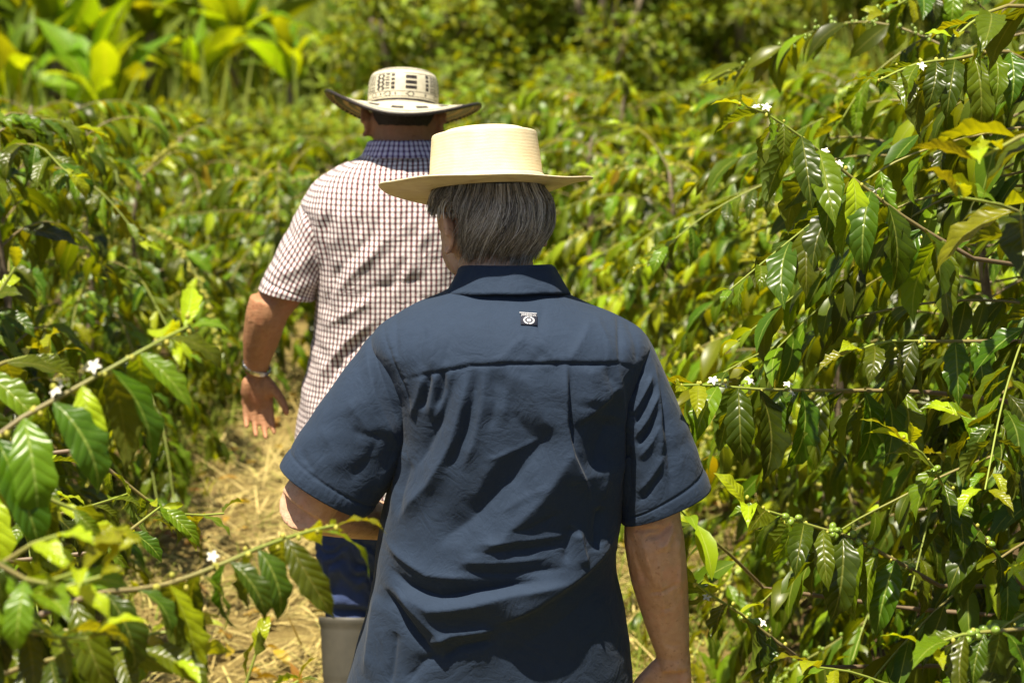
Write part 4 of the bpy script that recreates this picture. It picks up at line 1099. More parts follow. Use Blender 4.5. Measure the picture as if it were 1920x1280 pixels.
# shirt
RN = [(516, 880, 1006, .058, .05), (534, 856, 1028, .068, .055), (550, 826, 1058, .080, .06), (566, 787, 1096, .094, .07), (584, 752, 1140, .107, .08), (602, 722, 1178, .116, .09),
      (622, 700, 1208, .123, .098), (645, 692, 1222, .129, .105), (690, 712, 1212, .136, .115), (740, 736, 1192, .140, .125), (800, 746, 1182, .143, .135), (880, 736, 1174, .142, .145),
      (960, 715, 1166, .139, .155), (1030, 705, 1156, .145, .16), (1075, 700, 1158, .151, .16), (1120, 694, 1168, .140, .158), (1190, 674, 1180, .130, .15), (1290, 647, 1188, .128, .15), (1370, 630, 1196, .135, .15)]
FN = Folds([
    # yoke seam
    ([(752, 722), (800, 706), (880, 686), (960, 682), (1060, 683), (1115, 688), (1160, 690), (1185, 702), (1216, 722)], -3.6, 2.5, 2.5),
    ([(1216, 716), (1185, 696), (1160, 684), (1060, 677), (960, 676), (880, 680), (800, 700), (752, 716)], 2.4, 30, 4),
    # gathers under the yoke, left
    ([(795, 706), (785, 745), (768, 800)], 6, 8, 6), ([(806, 704), (800, 735), (790, 780)], -8, 6, 4), ([(818, 700), (814, 735), (806, 790)], 7, 6, 5), ([(832, 697), (828, 730), (818, 770)], -8, 6, 4),
    ([(848, 692), (842, 730), (824, 775), (806, 800)], 6, 7, 6),
    ([(880, 694), (868, 760), (848, 835), (808, 910), (772, 955), (735, 1010)], 15, 15, 15),
    ([(852, 700), (826, 790), (792, 860), (765, 905)], -10, 14, 12),
    ([(893, 692), (888, 740), (868, 820), (834, 890)], -10, 8, 14), ([(908, 690), (904, 760), (888, 830), (866, 880)], 8, 8, 12), ([(925, 690), (930, 750), (915, 810)], -5, 10, 12),
    ([(965, 690), (950, 740), (945, 790)], 5, 14, 14), ([(985, 695), (1010, 760), (1035, 815)], 6, 16, 14), ([(940, 700), (960, 770), (1005, 830)], -6, 14, 14),
    # the long diagonal drag across the back
    ([(1040, 800), (965, 890), (880, 975), (800, 1030)], -17, 42, 22), ([(1082, 830), (1015, 930), (935, 1010), (850, 1065)], 17, 22, 38), ([(965, 830), (915, 880), (880, 950)], 5, 18, 14),
    ([(1012, 820), (960, 842), (905, 862)], 3, 4, 6), ([(1030, 905), (985, 925), (930, 960)], 3, 6, 8), ([(1045, 960), (990, 985), (940, 990)], -3, 7, 7),
    ([(752, 850), (738, 930), (730, 1000)], 6, 8, 10), ([(765, 880), (752, 940), (746, 985)], -6, 8, 8),
    # box pleat on the right and the panel beside it
    ([(1062, 686), (1062, 740), (1062, 790), (1072, 850), (1095, 905), (1112, 945)], 11, 24, 3.5), ([(1068, 690), (1068, 740), (1068, 795), (1080, 850), (1103, 905)], -6, 3, 7),
    ([(1110, 690), (1108, 730), (1104, 765)], 8, 28, 30), ([(1160, 730), (1112, 772), (1072, 798)], 11, 34, 9), ([(1150, 790), (1125, 850), (1122, 900)], -14, 32, 26),
    ([(1158, 695), (1172, 790), (1170, 900), (1160, 960)], 7, 12, 6), ([(1140, 690), (1150, 760)], -5, 10, 8), ([(1135, 860), (1140, 900), (1132, 950)], 5, 8, 8),
    # creases at the waist
    ([(1062, 1002), (970, 1007), (880, 1016)], 5, 9, 5), ([(1050, 1020), (960, 1026), (870, 1032)], -4, 6, 6), ([(1030, 1042), (950, 1047), (850, 1050)], 4, 7, 6), ([(1060, 1062), (950, 1070), (850, 1064)], -5, 8, 7),
    ([(1005, 1085), (900, 1100), (825, 1116), (762, 1104), (716, 1074)], -17, 12, 12), ([(885, 1078), (800, 1078), (742, 1052), (708, 1030)], 8, 14, 9),
    ([(1070, 1092), (960, 1106), (885, 1126), (805, 1140), (742, 1118)], 13, 10, 16), ([(1158, 1030), (1095, 1078), (1005, 1128), (915, 1168)], 15, 40, 9),
    ([(1175, 1090), (1060, 1165), (930, 1240)], -11, 45, 80), ([(1084, 996), (1088, 1030), (1094, 1068)], 12, 12, 5), ([(1128, 960), (1120, 1000), (1116, 1045)], -10, 10, 12), ([(1070, 985), (1062, 1030), (1058, 1060)], -6, 9, 7),
    ([(716, 1124), (760, 1172), (818, 1232)], -14, 12, 10), ([(738, 1112), (792, 1162), (845, 1212)], 9, 12, 14), ([(704, 1140), (694, 1220), (680, 1300)], 11, 10, 20), ([(930, 1172), (850, 1186), (790, 1214)], 9, 9, 8), ([(925, 1196), (860, 1212), (825, 1240)], -8, 8, 8),
    ([(830, 1225), (790, 1245), (760, 1290)], -8, 12, 12), ([(740, 1195), (735, 1250), (725, 1310)], -7, 8, 8),
    # shallow creases on the yoke
    ([(1000, 622), (1026, 655), (1050, 690)], 6, 14, 7), ([(985, 632), (955, 660), (925, 684)], 5, 7, 14), ([(1020, 660), (1010, 672), (985, 684)], -4, 12, 12), ([(1112, 615), (1092, 645), (1062, 682)], 5, 8, 14), ([(1120, 612), (1138, 645), (1152, 680)], 4, 12, 6),
    ([(1166, 622), (1163, 655), (1163, 692)], -6, 3, 9), ([(1182, 625), (1196, 660), (1200, 700)], -4, 7, 7), ([(1022, 590), (1012, 620), (1008, 650)], -2.5, 8, 8), ([(796, 625), (786, 655), (785, 700)], -4, 6, 9), ([(735, 620), (738, 650), (742, 690)], -3, 6, 8), ([(850, 630), (838, 665), (830, 690)], -3, 8, 10), ([(822, 628), (812, 660), (808, 698)], 3, 8, 8),
    ([(712, 640), (735, 690), (758, 740), (772, 790)], -3, 3, 3),
] + puckers([(716, 640), (740, 690), (764, 742), (776, 780)], 7, 8, 1.1) + puckers([(752, 716), (800, 699), (880, 679), (960, 675), (1060, 676), (1160, 683)], 17, 8, 0.9) + puckers([(1212, 650), (1208, 690), (1196, 720)], 7, 8, 1.1), YN - 0.175, 1071)
V, Q, uv, m = shirt_torso(RN, YN, FN, 330, 250, 70, ripple=0.0006, stoop=0.05)
shirt = link('shirt', mk_mesh('shirt', V - bN, Q, uv, mats=[M_BLUE]), man)
SLN = Folds([([(703, 630), (728, 690), (752, 735), (768, 775)], 5, 5, 10), ([(690, 640), (712, 700), (742, 770), (760, 820)], -7, 9, 7), ([(685, 660), (705, 740), (735, 810), (752, 850)], 8, 14, 7), ([(650, 745), (690, 800), (720, 850)], 4, 18, 16), ([(660, 805), (690, 812), (720, 815)], -5, 10, 12),
             ([(720, 800), (690, 860), (650, 905)], -5, 14, 14), ([(745, 850), (720, 890), (700, 930)], 5, 8, 8), ([(600, 800), (625, 840), (640, 880)], 3, 14, 14), ([(560, 850), (590, 880), (600, 905)], -3, 10, 10)], YN - 0.1, 1071)
V, Q, uv = sleeve([((712, 612), (820, 742)), ((693, 632), (800, 775)), ((645, 692), (776, 830)), ((601, 754), (752, 882)), ((562, 812), (724, 922)), ((525, 870), (690, 964))], YN, (0.0, -0.005, -0.02, -0.025, -0.03, -0.035), (0.085, 0.095, 0.098, 0.092, 0.086, 0.082), SLN, 130, 150, ripple=0.0012)
link('sleeve', mk_mesh('sleeve', V - bN, Q, uv, mats=[M_BLUE]), shirt)
SRN = Folds([([(1222, 705), (1205, 740), (1184, 778)], 7, 6, 4), ([(1228, 722), (1210, 762), (1186, 800)], -7, 5, 4), ([(1232, 740), (1214, 782), (1188, 822)], 7, 6, 4), ([(1234, 765), (1216, 804), (1192, 838)], -6, 5, 4), ([(1208, 690), (1192, 715), (1180, 745)], -8, 6, 6), ([(1236, 795), (1218, 830), (1196, 860)], 5, 6, 5),
             ([(1236, 690), (1246, 770), (1254, 850), (1258, 925)], -7, 5, 9), ([(1228, 690), (1237, 760), (1240, 830), (1236, 880)], 7, 10, 5), ([(1245, 850), (1222, 890), (1195, 925)], 5, 8, 7), ([(1240, 880), (1215, 920), (1192, 945)], -5, 7, 6), ([(1180, 830), (1176, 890), (1176, 940)], -4, 6, 6), ([(1285, 800), (1300, 850), (1308, 905)], 3, 14, 14)], YN - 0.09, 1071)
V, Q, uv = sleeve([((1205, 622), (1120, 735)), ((1224, 646), (1135, 790)), ((1249, 700), (1152, 850)), ((1278, 772), (1160, 905)), ((1307, 846), (1163, 950)), ((1332, 912), (1165, 978))], YN, (0.0, -0.005, -0.01, -0.015, -0.02, -0.02), (0.085, 0.092, 0.092, 0.088, 0.084, 0.082), SRN, 130, 150, ripple=0.0012)
link('sleeve', mk_mesh('sleeve', V - bN, Q, uv, mats=[M_BLUE]), shirt)
zt = TR(955, 492, YN - 0.06).z
V, Q, uv = collar(TR(950, 510, YN).x, YN + 0.015, zt, 0.076, 0.072, 0.036, 0.026, -0.10, R(4), droop=0.045)
o = link('collar', mk_mesh('collar', V - bN, Q, uv, mats=[M_BLUE]), shirt)
sol = o.modifiers.new('cloth', 'SOLIDIFY'); sol.thickness = 0.0018; sol.offset = 0
# stitched label below the collar
def surf_y(px, py, default):
    p = TR(px, py, YN - 0.12)
    i = np.argmin((VT[:, 0] - p.x) ** 2 + (VT[:, 2] - p.z) ** 2 + 1e3 * (VT[:, 1] > YN))
    return VT[i]
me_t = shirt.data; VT = np.empty(len(me_t.vertices) * 3, np.float32); me_t.vertices.foreach_get('co', VT); VT = VT.reshape(-1, 3) + bN
c = surf_y(991, 599, 0); cu, cd_ = surf_y(991, 588, 0), surf_y(991, 612, 0)
upv = unit(cu - cd_); sdv = unit(v3(1, 0.0, -0.10) - upv * np.dot(v3(1, 0, -0.10), upv)); nv = np.cross(sdv, upv); nv = nv if nv[1] < 0 else -nv
def on_tag(x, y, z=0.0): return c + sdv * x + upv * y + nv * (0.0022 + z) - bN
TW, TH = 0.0140, 0.0135
tv = [on_tag(*p) for p in ((-TW, -TH), (TW, -TH), (TW, TH), (-TW, TH))] + [on_tag(p[0], p[1], 0.0008) for p in ((-TW, -TH), (TW, -TH), (TW, TH), (-TW, TH))]
tf = [[0, 1, 2, 3], [4, 5, 6, 7], [0, 1, 5, 4], [1, 2, 6, 5], [2, 3, 7, 6], [3, 0, 4, 7]]
tv, tf, ti = list(tv), list(tf), [0] * 6
def ringseg(r0, r1, a0, a1, cx, cy_, n=12):
    for k in range(n):
        a, b = a0 + (a1 - a0) * k / n, a0 + (a1 - a0) * (k + 1) / n
        i = len(tv)
        for rr_, aa in ((r0, a), (r1, a), (r1, b), (r0, b)): tv.append(on_tag(cx + rr_ * math.cos(aa), cy_ + rr_ * math.sin(aa), 0.0014))
        tf.append([i, i + 1, i + 2, i + 3]); ti.append(1)
for a0 in (R(-86), R(94)):
    ringseg(0.0068, 0.0094, a0, a0 + R(168), 0.0, -0.0035); ringseg(0.0002, 0.0038, a0, a0 + R(172), 0.0, -0.0035)
i = len(tv)
for p in ((-TW - 0.002, TH), (TW - 0.001, TH - 0.0002), (TW - 0.001, TH + 0.0012), (-TW - 0.002, TH + 0.0014)): tv.append(on_tag(*p, 0.0014))
tf.append([i, i + 1, i + 2, i + 3]); ti.append(1)
label_me = mk_mesh('clothing_label', tv, np.array(tf), mats=[M_TAGB, M_TAGW], mat_idx=ti, smooth=False)
lab = link('clothing_label', label_me, shirt)
fc = bpy.data.curves.new('lettering', 'FONT'); fc.body = 'JOHNSON CO.'; fc.size = 0.0062; fc.align_x = 'CENTER'; fc.offset = 0.0001
fo = bpy.data.objects.new('lettering', fc); col.objects.link(fo)
lm = bpy.data.meshes.new_from_object(fo.evaluated_get(bpy.context.evaluated_depsgraph_get()))
bpy.data.objects.remove(fo)
lv = np.array([v.co[:] for v in lm.vertices]); wd = lv[:, 0].max() - lv[:, 0].min(); lv[:, 0] *= 0.0255 / wd
for v, q in zip(lm.vertices, lv): v.co = on_tag(q[0], 0.0072 + q[1], 0.0014)
lm.materials.clear(); lm.materials.append(M_TAGW); lm.name = 'lettering'
import bmesh
bm = bmesh.new(); bm.from_mesh(label_me); n0 = len(bm.faces); bm.from_mesh(lm); bm.faces.ensure_lookup_table()
for f in bm.faces[n0:]: f.material_index = 1
bm.to_mesh(label_me); bm.free()

# hair: a dark under-layer and combed strands
fx, fy = -math.sin(R(27)), math.cos(R(27))
fwd, sid = v3(fx, fy, 0), v3(fy, -fx, 0)                 # sid = towards his right
zb, zn = TR(925, 352, YN).z, TR(925, 491, YN - 0.05).z   # brim level and nape
def hair_pt(al, t_, dep):
    """al: azimuth, 0 = back, + = his right; t_: 0 brim .. 1 nape; dep: depth below the outer surface"""
    z = zb + (zn - zb) * t_
    bul = 1.0 + 0.12 * np.sin(np.pi * np.clip(t_ * 1.05, 0, 1)) - 0.12 * smoothstep(0.55, 1.0, t_) - 0.16 * (1 - smoothstep(-0.12, 0.22, t_))
    a, b = 0.094 * bul - dep, 0.113 * bul - dep
    cx_, cy_ = HN[0] - 0.002, HN[1] + 0.008
    al_ = np.asarray(al)
    X = cx_ + sid[0] * np.sin(al_) * a - fwd[0] * np.cos(al_) * b
    Y = cy_ + sid[1] * np.sin(al_) * a - fwd[1] * np.cos(al_) * b
    return np.stack([X, Y, z + 0 * X], -1)
hr = np.random.default_rng(5)
def hair_end(al):                                          # how far down the hair reaches round the head
    d = np.degrees(al)
    return np.interp(d, [-128, -110, -101, -90, -80, -70, -60, -50, -40, 40, 75, 100, 125], [0.45, 0.46, 0.36, 0.14, 0.12, 0.22, 0.58, 0.92, 1.03, 1.03, 0.98, 0.6, 0.5])
gh = Geo()
AL = np.linspace(R(-128), R(120), 100); TT = np.linspace(-0.15, 1, 30)
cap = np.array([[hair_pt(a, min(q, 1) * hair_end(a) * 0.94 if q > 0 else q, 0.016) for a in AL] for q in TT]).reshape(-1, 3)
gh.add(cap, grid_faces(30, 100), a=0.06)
ns = 5200
al0 = np.where(hr.uniform(0, 1, ns) < 0.85, hr.uniform(R(-110), R(112), ns), hr.uniform(R(-126), R(-70), ns))
clump = np.round(al0 / R(4.2)) * R(4.2)
seg = np.linspace(0, 1, 9)
for i in range(ns):
    layer = hr.uniform()
    e = float(hair_end(al0[i])) * hr.uniform(0.70, 1.07)
    drift = R(-22) + R(9) * math.sin(clump[i] * 5 + 1) + hr.normal(0, R(7)) + 0.6 * (clump[i] - al0[i])
    drift = drift * smoothstep(R(-70), R(-30), al0[i]) + R(2) * (al0[i] < R(-60))
    if al0[i] < R(-100): drift = hr.normal(0, R(6))
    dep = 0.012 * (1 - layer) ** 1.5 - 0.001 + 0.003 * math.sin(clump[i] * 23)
    t0 = hr.uniform(-0.1, 0.45) if hr.uniform() < 0.35 else -0.1
    ts_ = t0 + (e - t0) * seg
    a_ = al0[i] + drift * seg ** 1.5 + 0.02 * np.sin(seg * 5 + i)
    P = hair_pt(a_, ts_, dep + 0.005 * seg ** 3 - (0.006 if hr.uniform() < 0.06 else 0.0) * seg ** 2)
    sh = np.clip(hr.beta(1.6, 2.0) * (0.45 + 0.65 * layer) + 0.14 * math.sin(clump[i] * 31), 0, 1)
    gh.tube(P, (0.00042 + 0.00034 * layer) * np.linspace(1, 0.35, 9), 3, cap=False, a=sh)
link('hair', gh.mesh('hair', [M_HAIR], attr='shade'), man).data.transform(Matrix.Translation(Vector(-bN)))
for q in (-1, 1):
    ge = Geo().ball(PN(q * 0.031, 0.083, 0.008), 0.0115, 16, 12, a=0.0)
    ge.ball(PN(q * 0.031, 0.0875, 0.008), 0.008, 12, 8, a=1.0)
    link('eye', ge.mesh('eye', [M_EYE], attr='age'), man).data.transform(Matrix.Translation(Vector(-bN)))

# plain straw hat
def hat_matrix(c, yaw, pitch, roll):
    return Matrix.Translation(c) @ Matrix.Rotation(roll, 4, 'Y') @ Matrix.Rotation(-pitch, 4, 'X') @ Matrix.Rotation(yaw, 4, 'Z')
prof = [(1.0, -0.004), (0.99, 0.01), (0.978, 0.025), (0.96, 0.045), (0.938, 0.066), (0.925, 0.079), (0.92, 0.084), (0.91, 0.0875), (0.885, 0.089), (0.84, 0.0888), (0.79, 0.0885), (0.75, 0.0905), (0.70, 0.0945), (0.6, 0.0975), (0.4, 0.0995), (0.2, 0.1005), (0.01, 0.1008)]
pr = smooth_path(np.array([(q, z) for q, z in prof]), 70)
Vc, th = lathe([tuple(q) for q in pr], 0.0985, 0.114, 120)
Vc[:, :2] *= (1 + 0.010 * np.sin(3 * np.arctan2(Vc[:, 1], Vc[:, 0]) + 1) * smoothstep(0, 0.1, Vc[:, 2]))[:, None]
HM = hat_matrix(Vector((TR(911, 350, YN).x, HN[1] + 0.012, TR(911, 352, YN + 0.012).z)), R(20), R(12.5), R(-2.4))
hat = link('straw_hat', mk_mesh('straw_hat', Vc, grid_faces(len(pr), 120, True), mats=[M_STRAWHAT]), man)
hat.matrix_basis = Matrix.Translation(Vector(-bN)) @ HM
def brim_geo(a0, b0, a1, b1, rim, nr, seg, thick):
    th = np.linspace(0, 2 * np.pi, seg, endpoint=False)
    q = np.linspace(0, 1, nr)
    Rr = a0 + (a1 - a0) * q; Rb = b0 + (b1 - b0) * q
    Z = rim(th[None], q[:, None])
    top = np.stack([Rr[:, None] * np.cos(th), Rb[:, None] * np.sin(th), Z], -1)
    bot = top[::-1].copy(); bot[..., 2] -= thick
    edge = top[-1:].copy(); edge[..., 2] -= thick / 2; edge[..., :2] *= 1 + thick / 2 / a1
    return np.concatenate([top, edge, bot]).reshape(-1, 3), th
def rimN(th, q):
    bk = np.clip(-np.sin(th - R(20) + R(20)), 0, 1); lf = np.clip(-np.cos(th), 0, 1); rt = np.clip(np.cos(th), 0, 1); fr = np.clip(np.sin(th), 0, 1)
    return q ** 1.6 * (0.002 * bk ** 1.5 + 0.010 * rt ** 2 + 0.012 * lf ** 2 - 0.016 * fr ** 2) - 0.004 + 0.0026 * np.sin(3 * th + 1) * q ** 2 + 0.001 * np.sin(7 * th) * q ** 3
Vb, th = brim_geo(0.096, 0.111, 0.186, 0.183, rimN, 18, 140, 0.0028)
link('brim', mk_mesh('brim', Vb, grid_faces(37, 140, True), mats=[M_STRAWHAT]), hat)
Vh, _ = lathe([(1.012, 0.001), (1.016, 0.006), (1.010, 0.012), (1.0, 0.013)], 0.0985, 0.114, 120)
link('hat_band', mk_mesh('hat_band', Vh, grid_faces(4, 120, True), mats=[M_STRAWHAT]), hat)

# ------------------------------------------------------------------ the man in the checked shirt
YF = 5.6
cxF = 752
bF = np.array((TR(cxF, 690, YF).x, YF, float(hgt(-0.26, YF))))
man2 = tag(empty('person', bF), 'person in red and white checked shirt and patterned hat walking ahead', 'person', 'two people walking down the path')
def U(px, py, dy=0.0): return np.array(TR(px, py, YF + dy))
hip2 = v3(bF[0], YF, bF[2] + 0.93)
g = Geo()
g.ball(U(cxF, 470, 0.0), (0.165, 0.095, 0.20)); g.ball(U(cxF, 650), (0.16, 0.11, 0.18)); g.ball(hip2, (0.16, 0.11, 0.13)); g.ball(U(cxF, 360, 0.01), (0.15, 0.07, 0.07))
limb(g, [U(753, 340, 0.0), U(755, 280, 0.012), U(757, 230, 0.03)], (0.080, 0.071, 0.068))
HF = U(757, 226, 0.035)
Mx2, P2 = head(g, HF, R(2), R(12), 0.98)
limb(g, [U(640, 430), U(568, 500, -0.02), U(507, 578, -0.03)], (0.05, 0.048, 0.047))
limb(g, [U(507, 562, -0.032), U(500, 590, -0.03), U(489, 635, 0.0), U(482, 672, 0.02), U(479, 698, 0.03)], (0.049, 0.050, 0.044, 0.034, 0.0275))
hand(g, U(479, 696, 0.03), v3(0.03, 0.10, -1), v3(0.2, -1, -0.1), v3(1, 0.1, 0), (0.30, 0.42, 0.35), 0.97, 0.04)
mir = lambda px: 2 * cxF - px
limb(g, [U(mir(608), 400), U(mir(560), 500, 0.0), U(mir(530), 590, 0.0)], (0.06, 0.055, 0.049))
limb(g, [U(mir(530), 580), U(mir(525), 620, 0.06), U(mir(535), 690, 0.16)], (0.049, 0.048, 0.028))
hand(g, U(mir(535), 690, 0.16), v3(-0.05, 0.5, -0.9), v3(-0.8, 0, 0), v3(-0.3, 0.9, 0), (0.4, 0.5, 0.4))
kneeL, ankL = v3(TR(664, 1100, YF).x, YF + 0.02, bF[2] + 0.50), v3(TR(662, 1200, YF).x, YF - 0.10, bF[2] + 0.10)
LF = [np.array([hip2 + v3(-0.095, 0, 0), kneeL, ankL]), np.array([hip2 + v3(0.095, 0, 0), hip2 + v3(0.11, 0.14, -0.42), v3(hip2[0] + 0.11, YF + 0.22, bF[2] + 0.10)])]
for P in LF: limb(g, P, (0.085, 0.055, 0.04))
link('body', fused('body', g, 0.0042, [M_SKIN2], bF, 3), man2)
# jeans bunched into the boots
def bunch(V):
    z = V[:, 2] - bF[2]
    f = smoothstep(0.74, 0.58, z) * smoothstep(0.44, 0.50, z)
    ph = z * 95 + 14 * (V[:, 0] - bF[0]) + 2.2 * np.sin(V[:, 0] * 37) 
    nn = vnoise(V * np.array((1, 1, 0.6)), 17, 3) if len(V) < 400000 else 0
    ph = ph + 5 * nn
    h = f * (0.009 * np.sin(ph) * (0.6 + nn) + 0.006 * np.sin(ph * 1.7 + 8 * nn + 1.3)) + 0.003 * np.sin(z * 60 + V[:, 0] * 50) * smoothstep(0.46, 0.55, z)
    for P in LF:
        c_ = np.stack([np.interp(z, [P[2][2] - bF[2], P[1][2] - bF[2], P[0][2] - bF[2]], [P[2][k], P[1][k], P[0][k]]) for k in (0, 1)], -1)
        d = V[:, :2] - c_; L = np.linalg.norm(d, axis=1)
        m = (L < 0.13) & (z < 0.80)
        V[m, :2] += (d[m] / L[m, None] * h[m, None]).astype(np.float32)
    return V
g = Geo()
trousers(g, hip2, [(np.vstack([P[0] + v3(0, 0, -0.02), P[0] * 0.5 + P[1] * 0.5, P[1] + (0, 0, 0.06), P[1] * 0.82 + P[2] * 0.18, P[1] * 0.6 + P[2] * 0.4]), (0.115, 0.100, 0.088, 0.066, 0.052)) for P in LF], hip2[2] + 0.13)
link('jeans', fused('jeans', g, 0.006, [M_JEANS], bF, 4, bunch), man2)
for P in LF:
    a = P[2]; kn = P[1]
    top = a + (kn - a) * ((0.455 - 0.10) / 0.40)
    g = Geo()
    n_ = 47; S = np.linspace(0, 1, n_)
    cs = a[None] + (top - a)[None] * S[:, None]
    rd = np.interp(S, [0, 0.15, 0.5, 0.9, 0.955, 0.957, 1], [0.054, 0.054, 0.072, 0.082, 0.083, 0.0875, 0.0875]) + 0.0015 * np.sin(S * 40) * (S < 0.6)
    outer = tube_geo(cs, rd, 28, cap=False)
    g.add(*outer[:2])
    inner = tube_geo(cs[::-1][:6], rd[::-1][:6] - 0.005, 28, cap=False); g.add(*inner[:2])
    k_ = np.arange(28); base_i = (n_ - 1) * 28; g.Q.append(np.stack([base_i + k_, base_i + (k_ + 1) % 28, n_ * 28 + (k_ + 1) % 28, n_ * 28 + k_], 1))
    boot = link('rubber_boot', g.mesh('rubber_boot', [M_RUBBER]), man2); boot.data.transform(Matrix.Translation(Vector(-bF)))
    gf = Geo(); gf.ball(a + v3(0, 0.02, -0.03), (0.054, 0.075, 0.07)); gf.ball(a + v3(0, 0.10, -0.055), (0.052, 0.12, 0.046))
    f_ = link('boot_foot', fused('boot_foot', gf, 0.006, [M_RUBBER], bF, 2), boot)
    gs = Geo(); gs.ball(a + v3(0, 0.06, -0.085), (0.056, 0.16, 0.014))
    s_ = link('sole', gs.mesh('sole', [M_LEATHER]), boot); s_.data.transform(Matrix.Translation(Vector(-bF)))
RF = [(266, 712, 796, .055, .045), (280, 697, 811, .064, .05), (293, 676, 831, .076, .058), (307, 645, 860, .09, .068), (326, 607, 897, .103, .08), (350, 580, 924, .115, .09), (380, 564, 940, .123, .10), (420, 575, 929, .129, .112), (480, 590, 914, .133, .125), (560, 593, 911, .132, .135), (640, 586, 917, .127, .145), (720, 568, 930, .126, .15), (800, 554, 943, .130, .15), (870, 548, 948, .132, .15), (935, 546, 950, .132, .15)]
FF = Folds([([(820, 345), (752, 342), (690, 350), (625, 372)], -3, 3, 3), ([(600, 385), (592, 440), (598, 520)], 6, 6, 10), ([(615, 400), (606, 460), (612, 520)], -6, 6, 6), ([(720, 400), (690, 450), (650, 490), (610, 540)], -6, 10, 9), ([(735, 420), (705, 470), (660, 515), (615, 570)], 7, 9, 9), ([(800, 430), (770, 500), (730, 560)], 5, 12, 10),
            ([(700, 560), (650, 590), (600, 620)], 6, 8, 7), ([(800, 520), (700, 540), (640, 575)], -4, 8, 8), ([(700, 600), (650, 640), (590, 720)], 8, 9, 8), ([(690, 625), (640, 680), (590, 760)], -7, 9, 8), ([(700, 650), (640, 710), (575, 800)], 6, 8, 8), ([(790, 365), (785, 420), (775, 470)], -3, 8, 8), ([(660, 360), (640, 420), (625, 480)], 4, 8, 8), ([(690, 380), (672, 430), (650, 470)], -4, 8, 8), ([(753, 290), (753, 320), (753, 345)], 3, 5, 5),
            ([(640, 500), (615, 560), (600, 600)], -5, 7, 7), ([(760, 480), (745, 520), (720, 560)], -4, 8, 8)], YF - 0.15, 800)
V, Q, uv, m = shirt_torso(RF, YF, FF, 190, 150, 50, ripple=0.0016, stoop=0.03)
shirt2 = link('shirt', mk_mesh('shirt', V - bF, Q, uv, mats=[M_CHECK]), man2)
SF = Folds([([(575, 385), (590, 440), (598, 500)], -6, 6, 6), ([(566, 400), (575, 450), (582, 500)], 5, 7, 7), ([(545, 430), (550, 480), (545, 520)], -3, 8, 8), ([(590, 470), (560, 500), (525, 520)], 4, 7, 7)], YF - 0.09, 800)
for mi in (False, True):
    f_ = (lambda p: (mir(p[0]), p[1])) if mi else (lambda p: p)
    prs = [((582, 362), (650, 470)), ((562, 385), (628, 500)), ((541, 425), (610, 525)), ((518, 470), (600, 542)), ((500, 508), (594, 554)), ((485, 540), (590, 562))]
    V, Q, uv = sleeve([(f_(a_), f_(b_)) for a_, b_ in prs], YF, (0.0, 0.0, -0.01, -0.02, -0.025, -0.03), (0.082, 0.088, 0.086, 0.080, 0.075, 0.072), None if mi else SF, 80, 90, ripple=0.0018)
    link('sleeve', mk_mesh('sleeve', V - bF, Q, uv, mats=[M_CHECK]), shirt2)
zt2 = TR(752, 258, YF - 0.06).z
V, Q, uv = collar(TR(755, 280, YF).x, YF + 0.012, zt2, 0.075, 0.072, 0.030, 0.018, -0.12, 0.0, droop=0.04)
o = link('collar', mk_mesh('collar', V - bF, Q, uv, mats=[M_CHECK_COL]), shirt2)
sol = o.modifiers.new('cloth', 'SOLIDIFY'); sol.thickness = 0.0018; sol.offset = 0
# short dark hair
gh = Geo(); 
AL = np.linspace(R(-80), R(80), 60); TT = np.linspace(0, 1, 26)
capV = []
for q in TT:
    for a_ in AL:
        top = 0.088; bot = np.interp(abs(math.degrees(a_)), [0, 40, 52, 66, 80], [-0.060, -0.048, -0.020, 0.0, 0.03])
        z = top + (bot - top) * q
        zz_ = (z - 0.040) / 0.088 if z > 0.02 else -0.23
        r_ = math.sqrt(max(0.02, 1 - min(0.99, zz_ * zz_)))
        rx, ry = 0.0795 * r_, 0.1 * r_
        if z < 0.02: k_ = smoothstep(0.02, -0.07, z); rx = rx * (1 - 0.20 * k_); ry = ry * (1 - 0.40 * k_)
        capV.append(P2(math.sin(a_) * rx, -math.cos(a_) * ry + 0.006, z))
capV = np.array(capV)
gh.add(capV, grid_faces(26, 60))
link('hair', gh.mesh('hair', [M_HAIRDARK]), man2).data.transform(Matrix.Translation(Vector(-bF)))
for q in (-1, 1):
    ge = Geo().ball(P2(q * 0.031, 0.083, 0.008), 0.0112, 16, 12, a=0.0)
    ge.ball(P2(q * 0.031, 0.0875, 0.008), 0.008, 12, 8, a=1.0)
    link('eye', ge.mesh('eye', [M_EYE], attr='age'), man2).data.transform(Matrix.Translation(Vector(-bF)))
# wristwatch with a link bracelet
wc = U(481, 689, 0.026); wd = unit(U(479, 698, 0.03) - U(484, 672, 0.018)); wa = unit(np.cross(wd, v3(0, 1, 0))); wb = np.cross(wd, wa)
th = np.linspace(0, 2 * np.pi, 73)
ringp = np.array([wc + wa * math.cos(q) * 0.034 + wb * math.sin(q) * 0.028 + wd * 0.004 * math.cos(q) for q in th])
cross = [(-0.0075, 0), (-0.006, 0.0016), (0, 0.0022), (0.006, 0.0016), (0.0075, 0), (0, -0.0008)]
Vw = []
for q, p in zip(th, ringp):
    out = unit(wa * math.cos(q) / 0.034 + wb * math.sin(q) / 0.028)
    groove = 0.0008 if int(round(q / th[1])) % 4 == 0 else 0.0
    Vw.append([p + wd * x_ + out * (max(y_ - groove, -0.0008)) for x_, y_ in cross])
Vw = np.array(Vw).reshape(-1, 3)
watch = link('wristwatch', mk_mesh('wristwatch', Vw - bF, grid_faces(73, 6, True), mats=[M_STEEL]), man2)
fcn = wc + wb * 0.030
if fcn[1] < wc[1]: fcn = wc - wb * 0.030
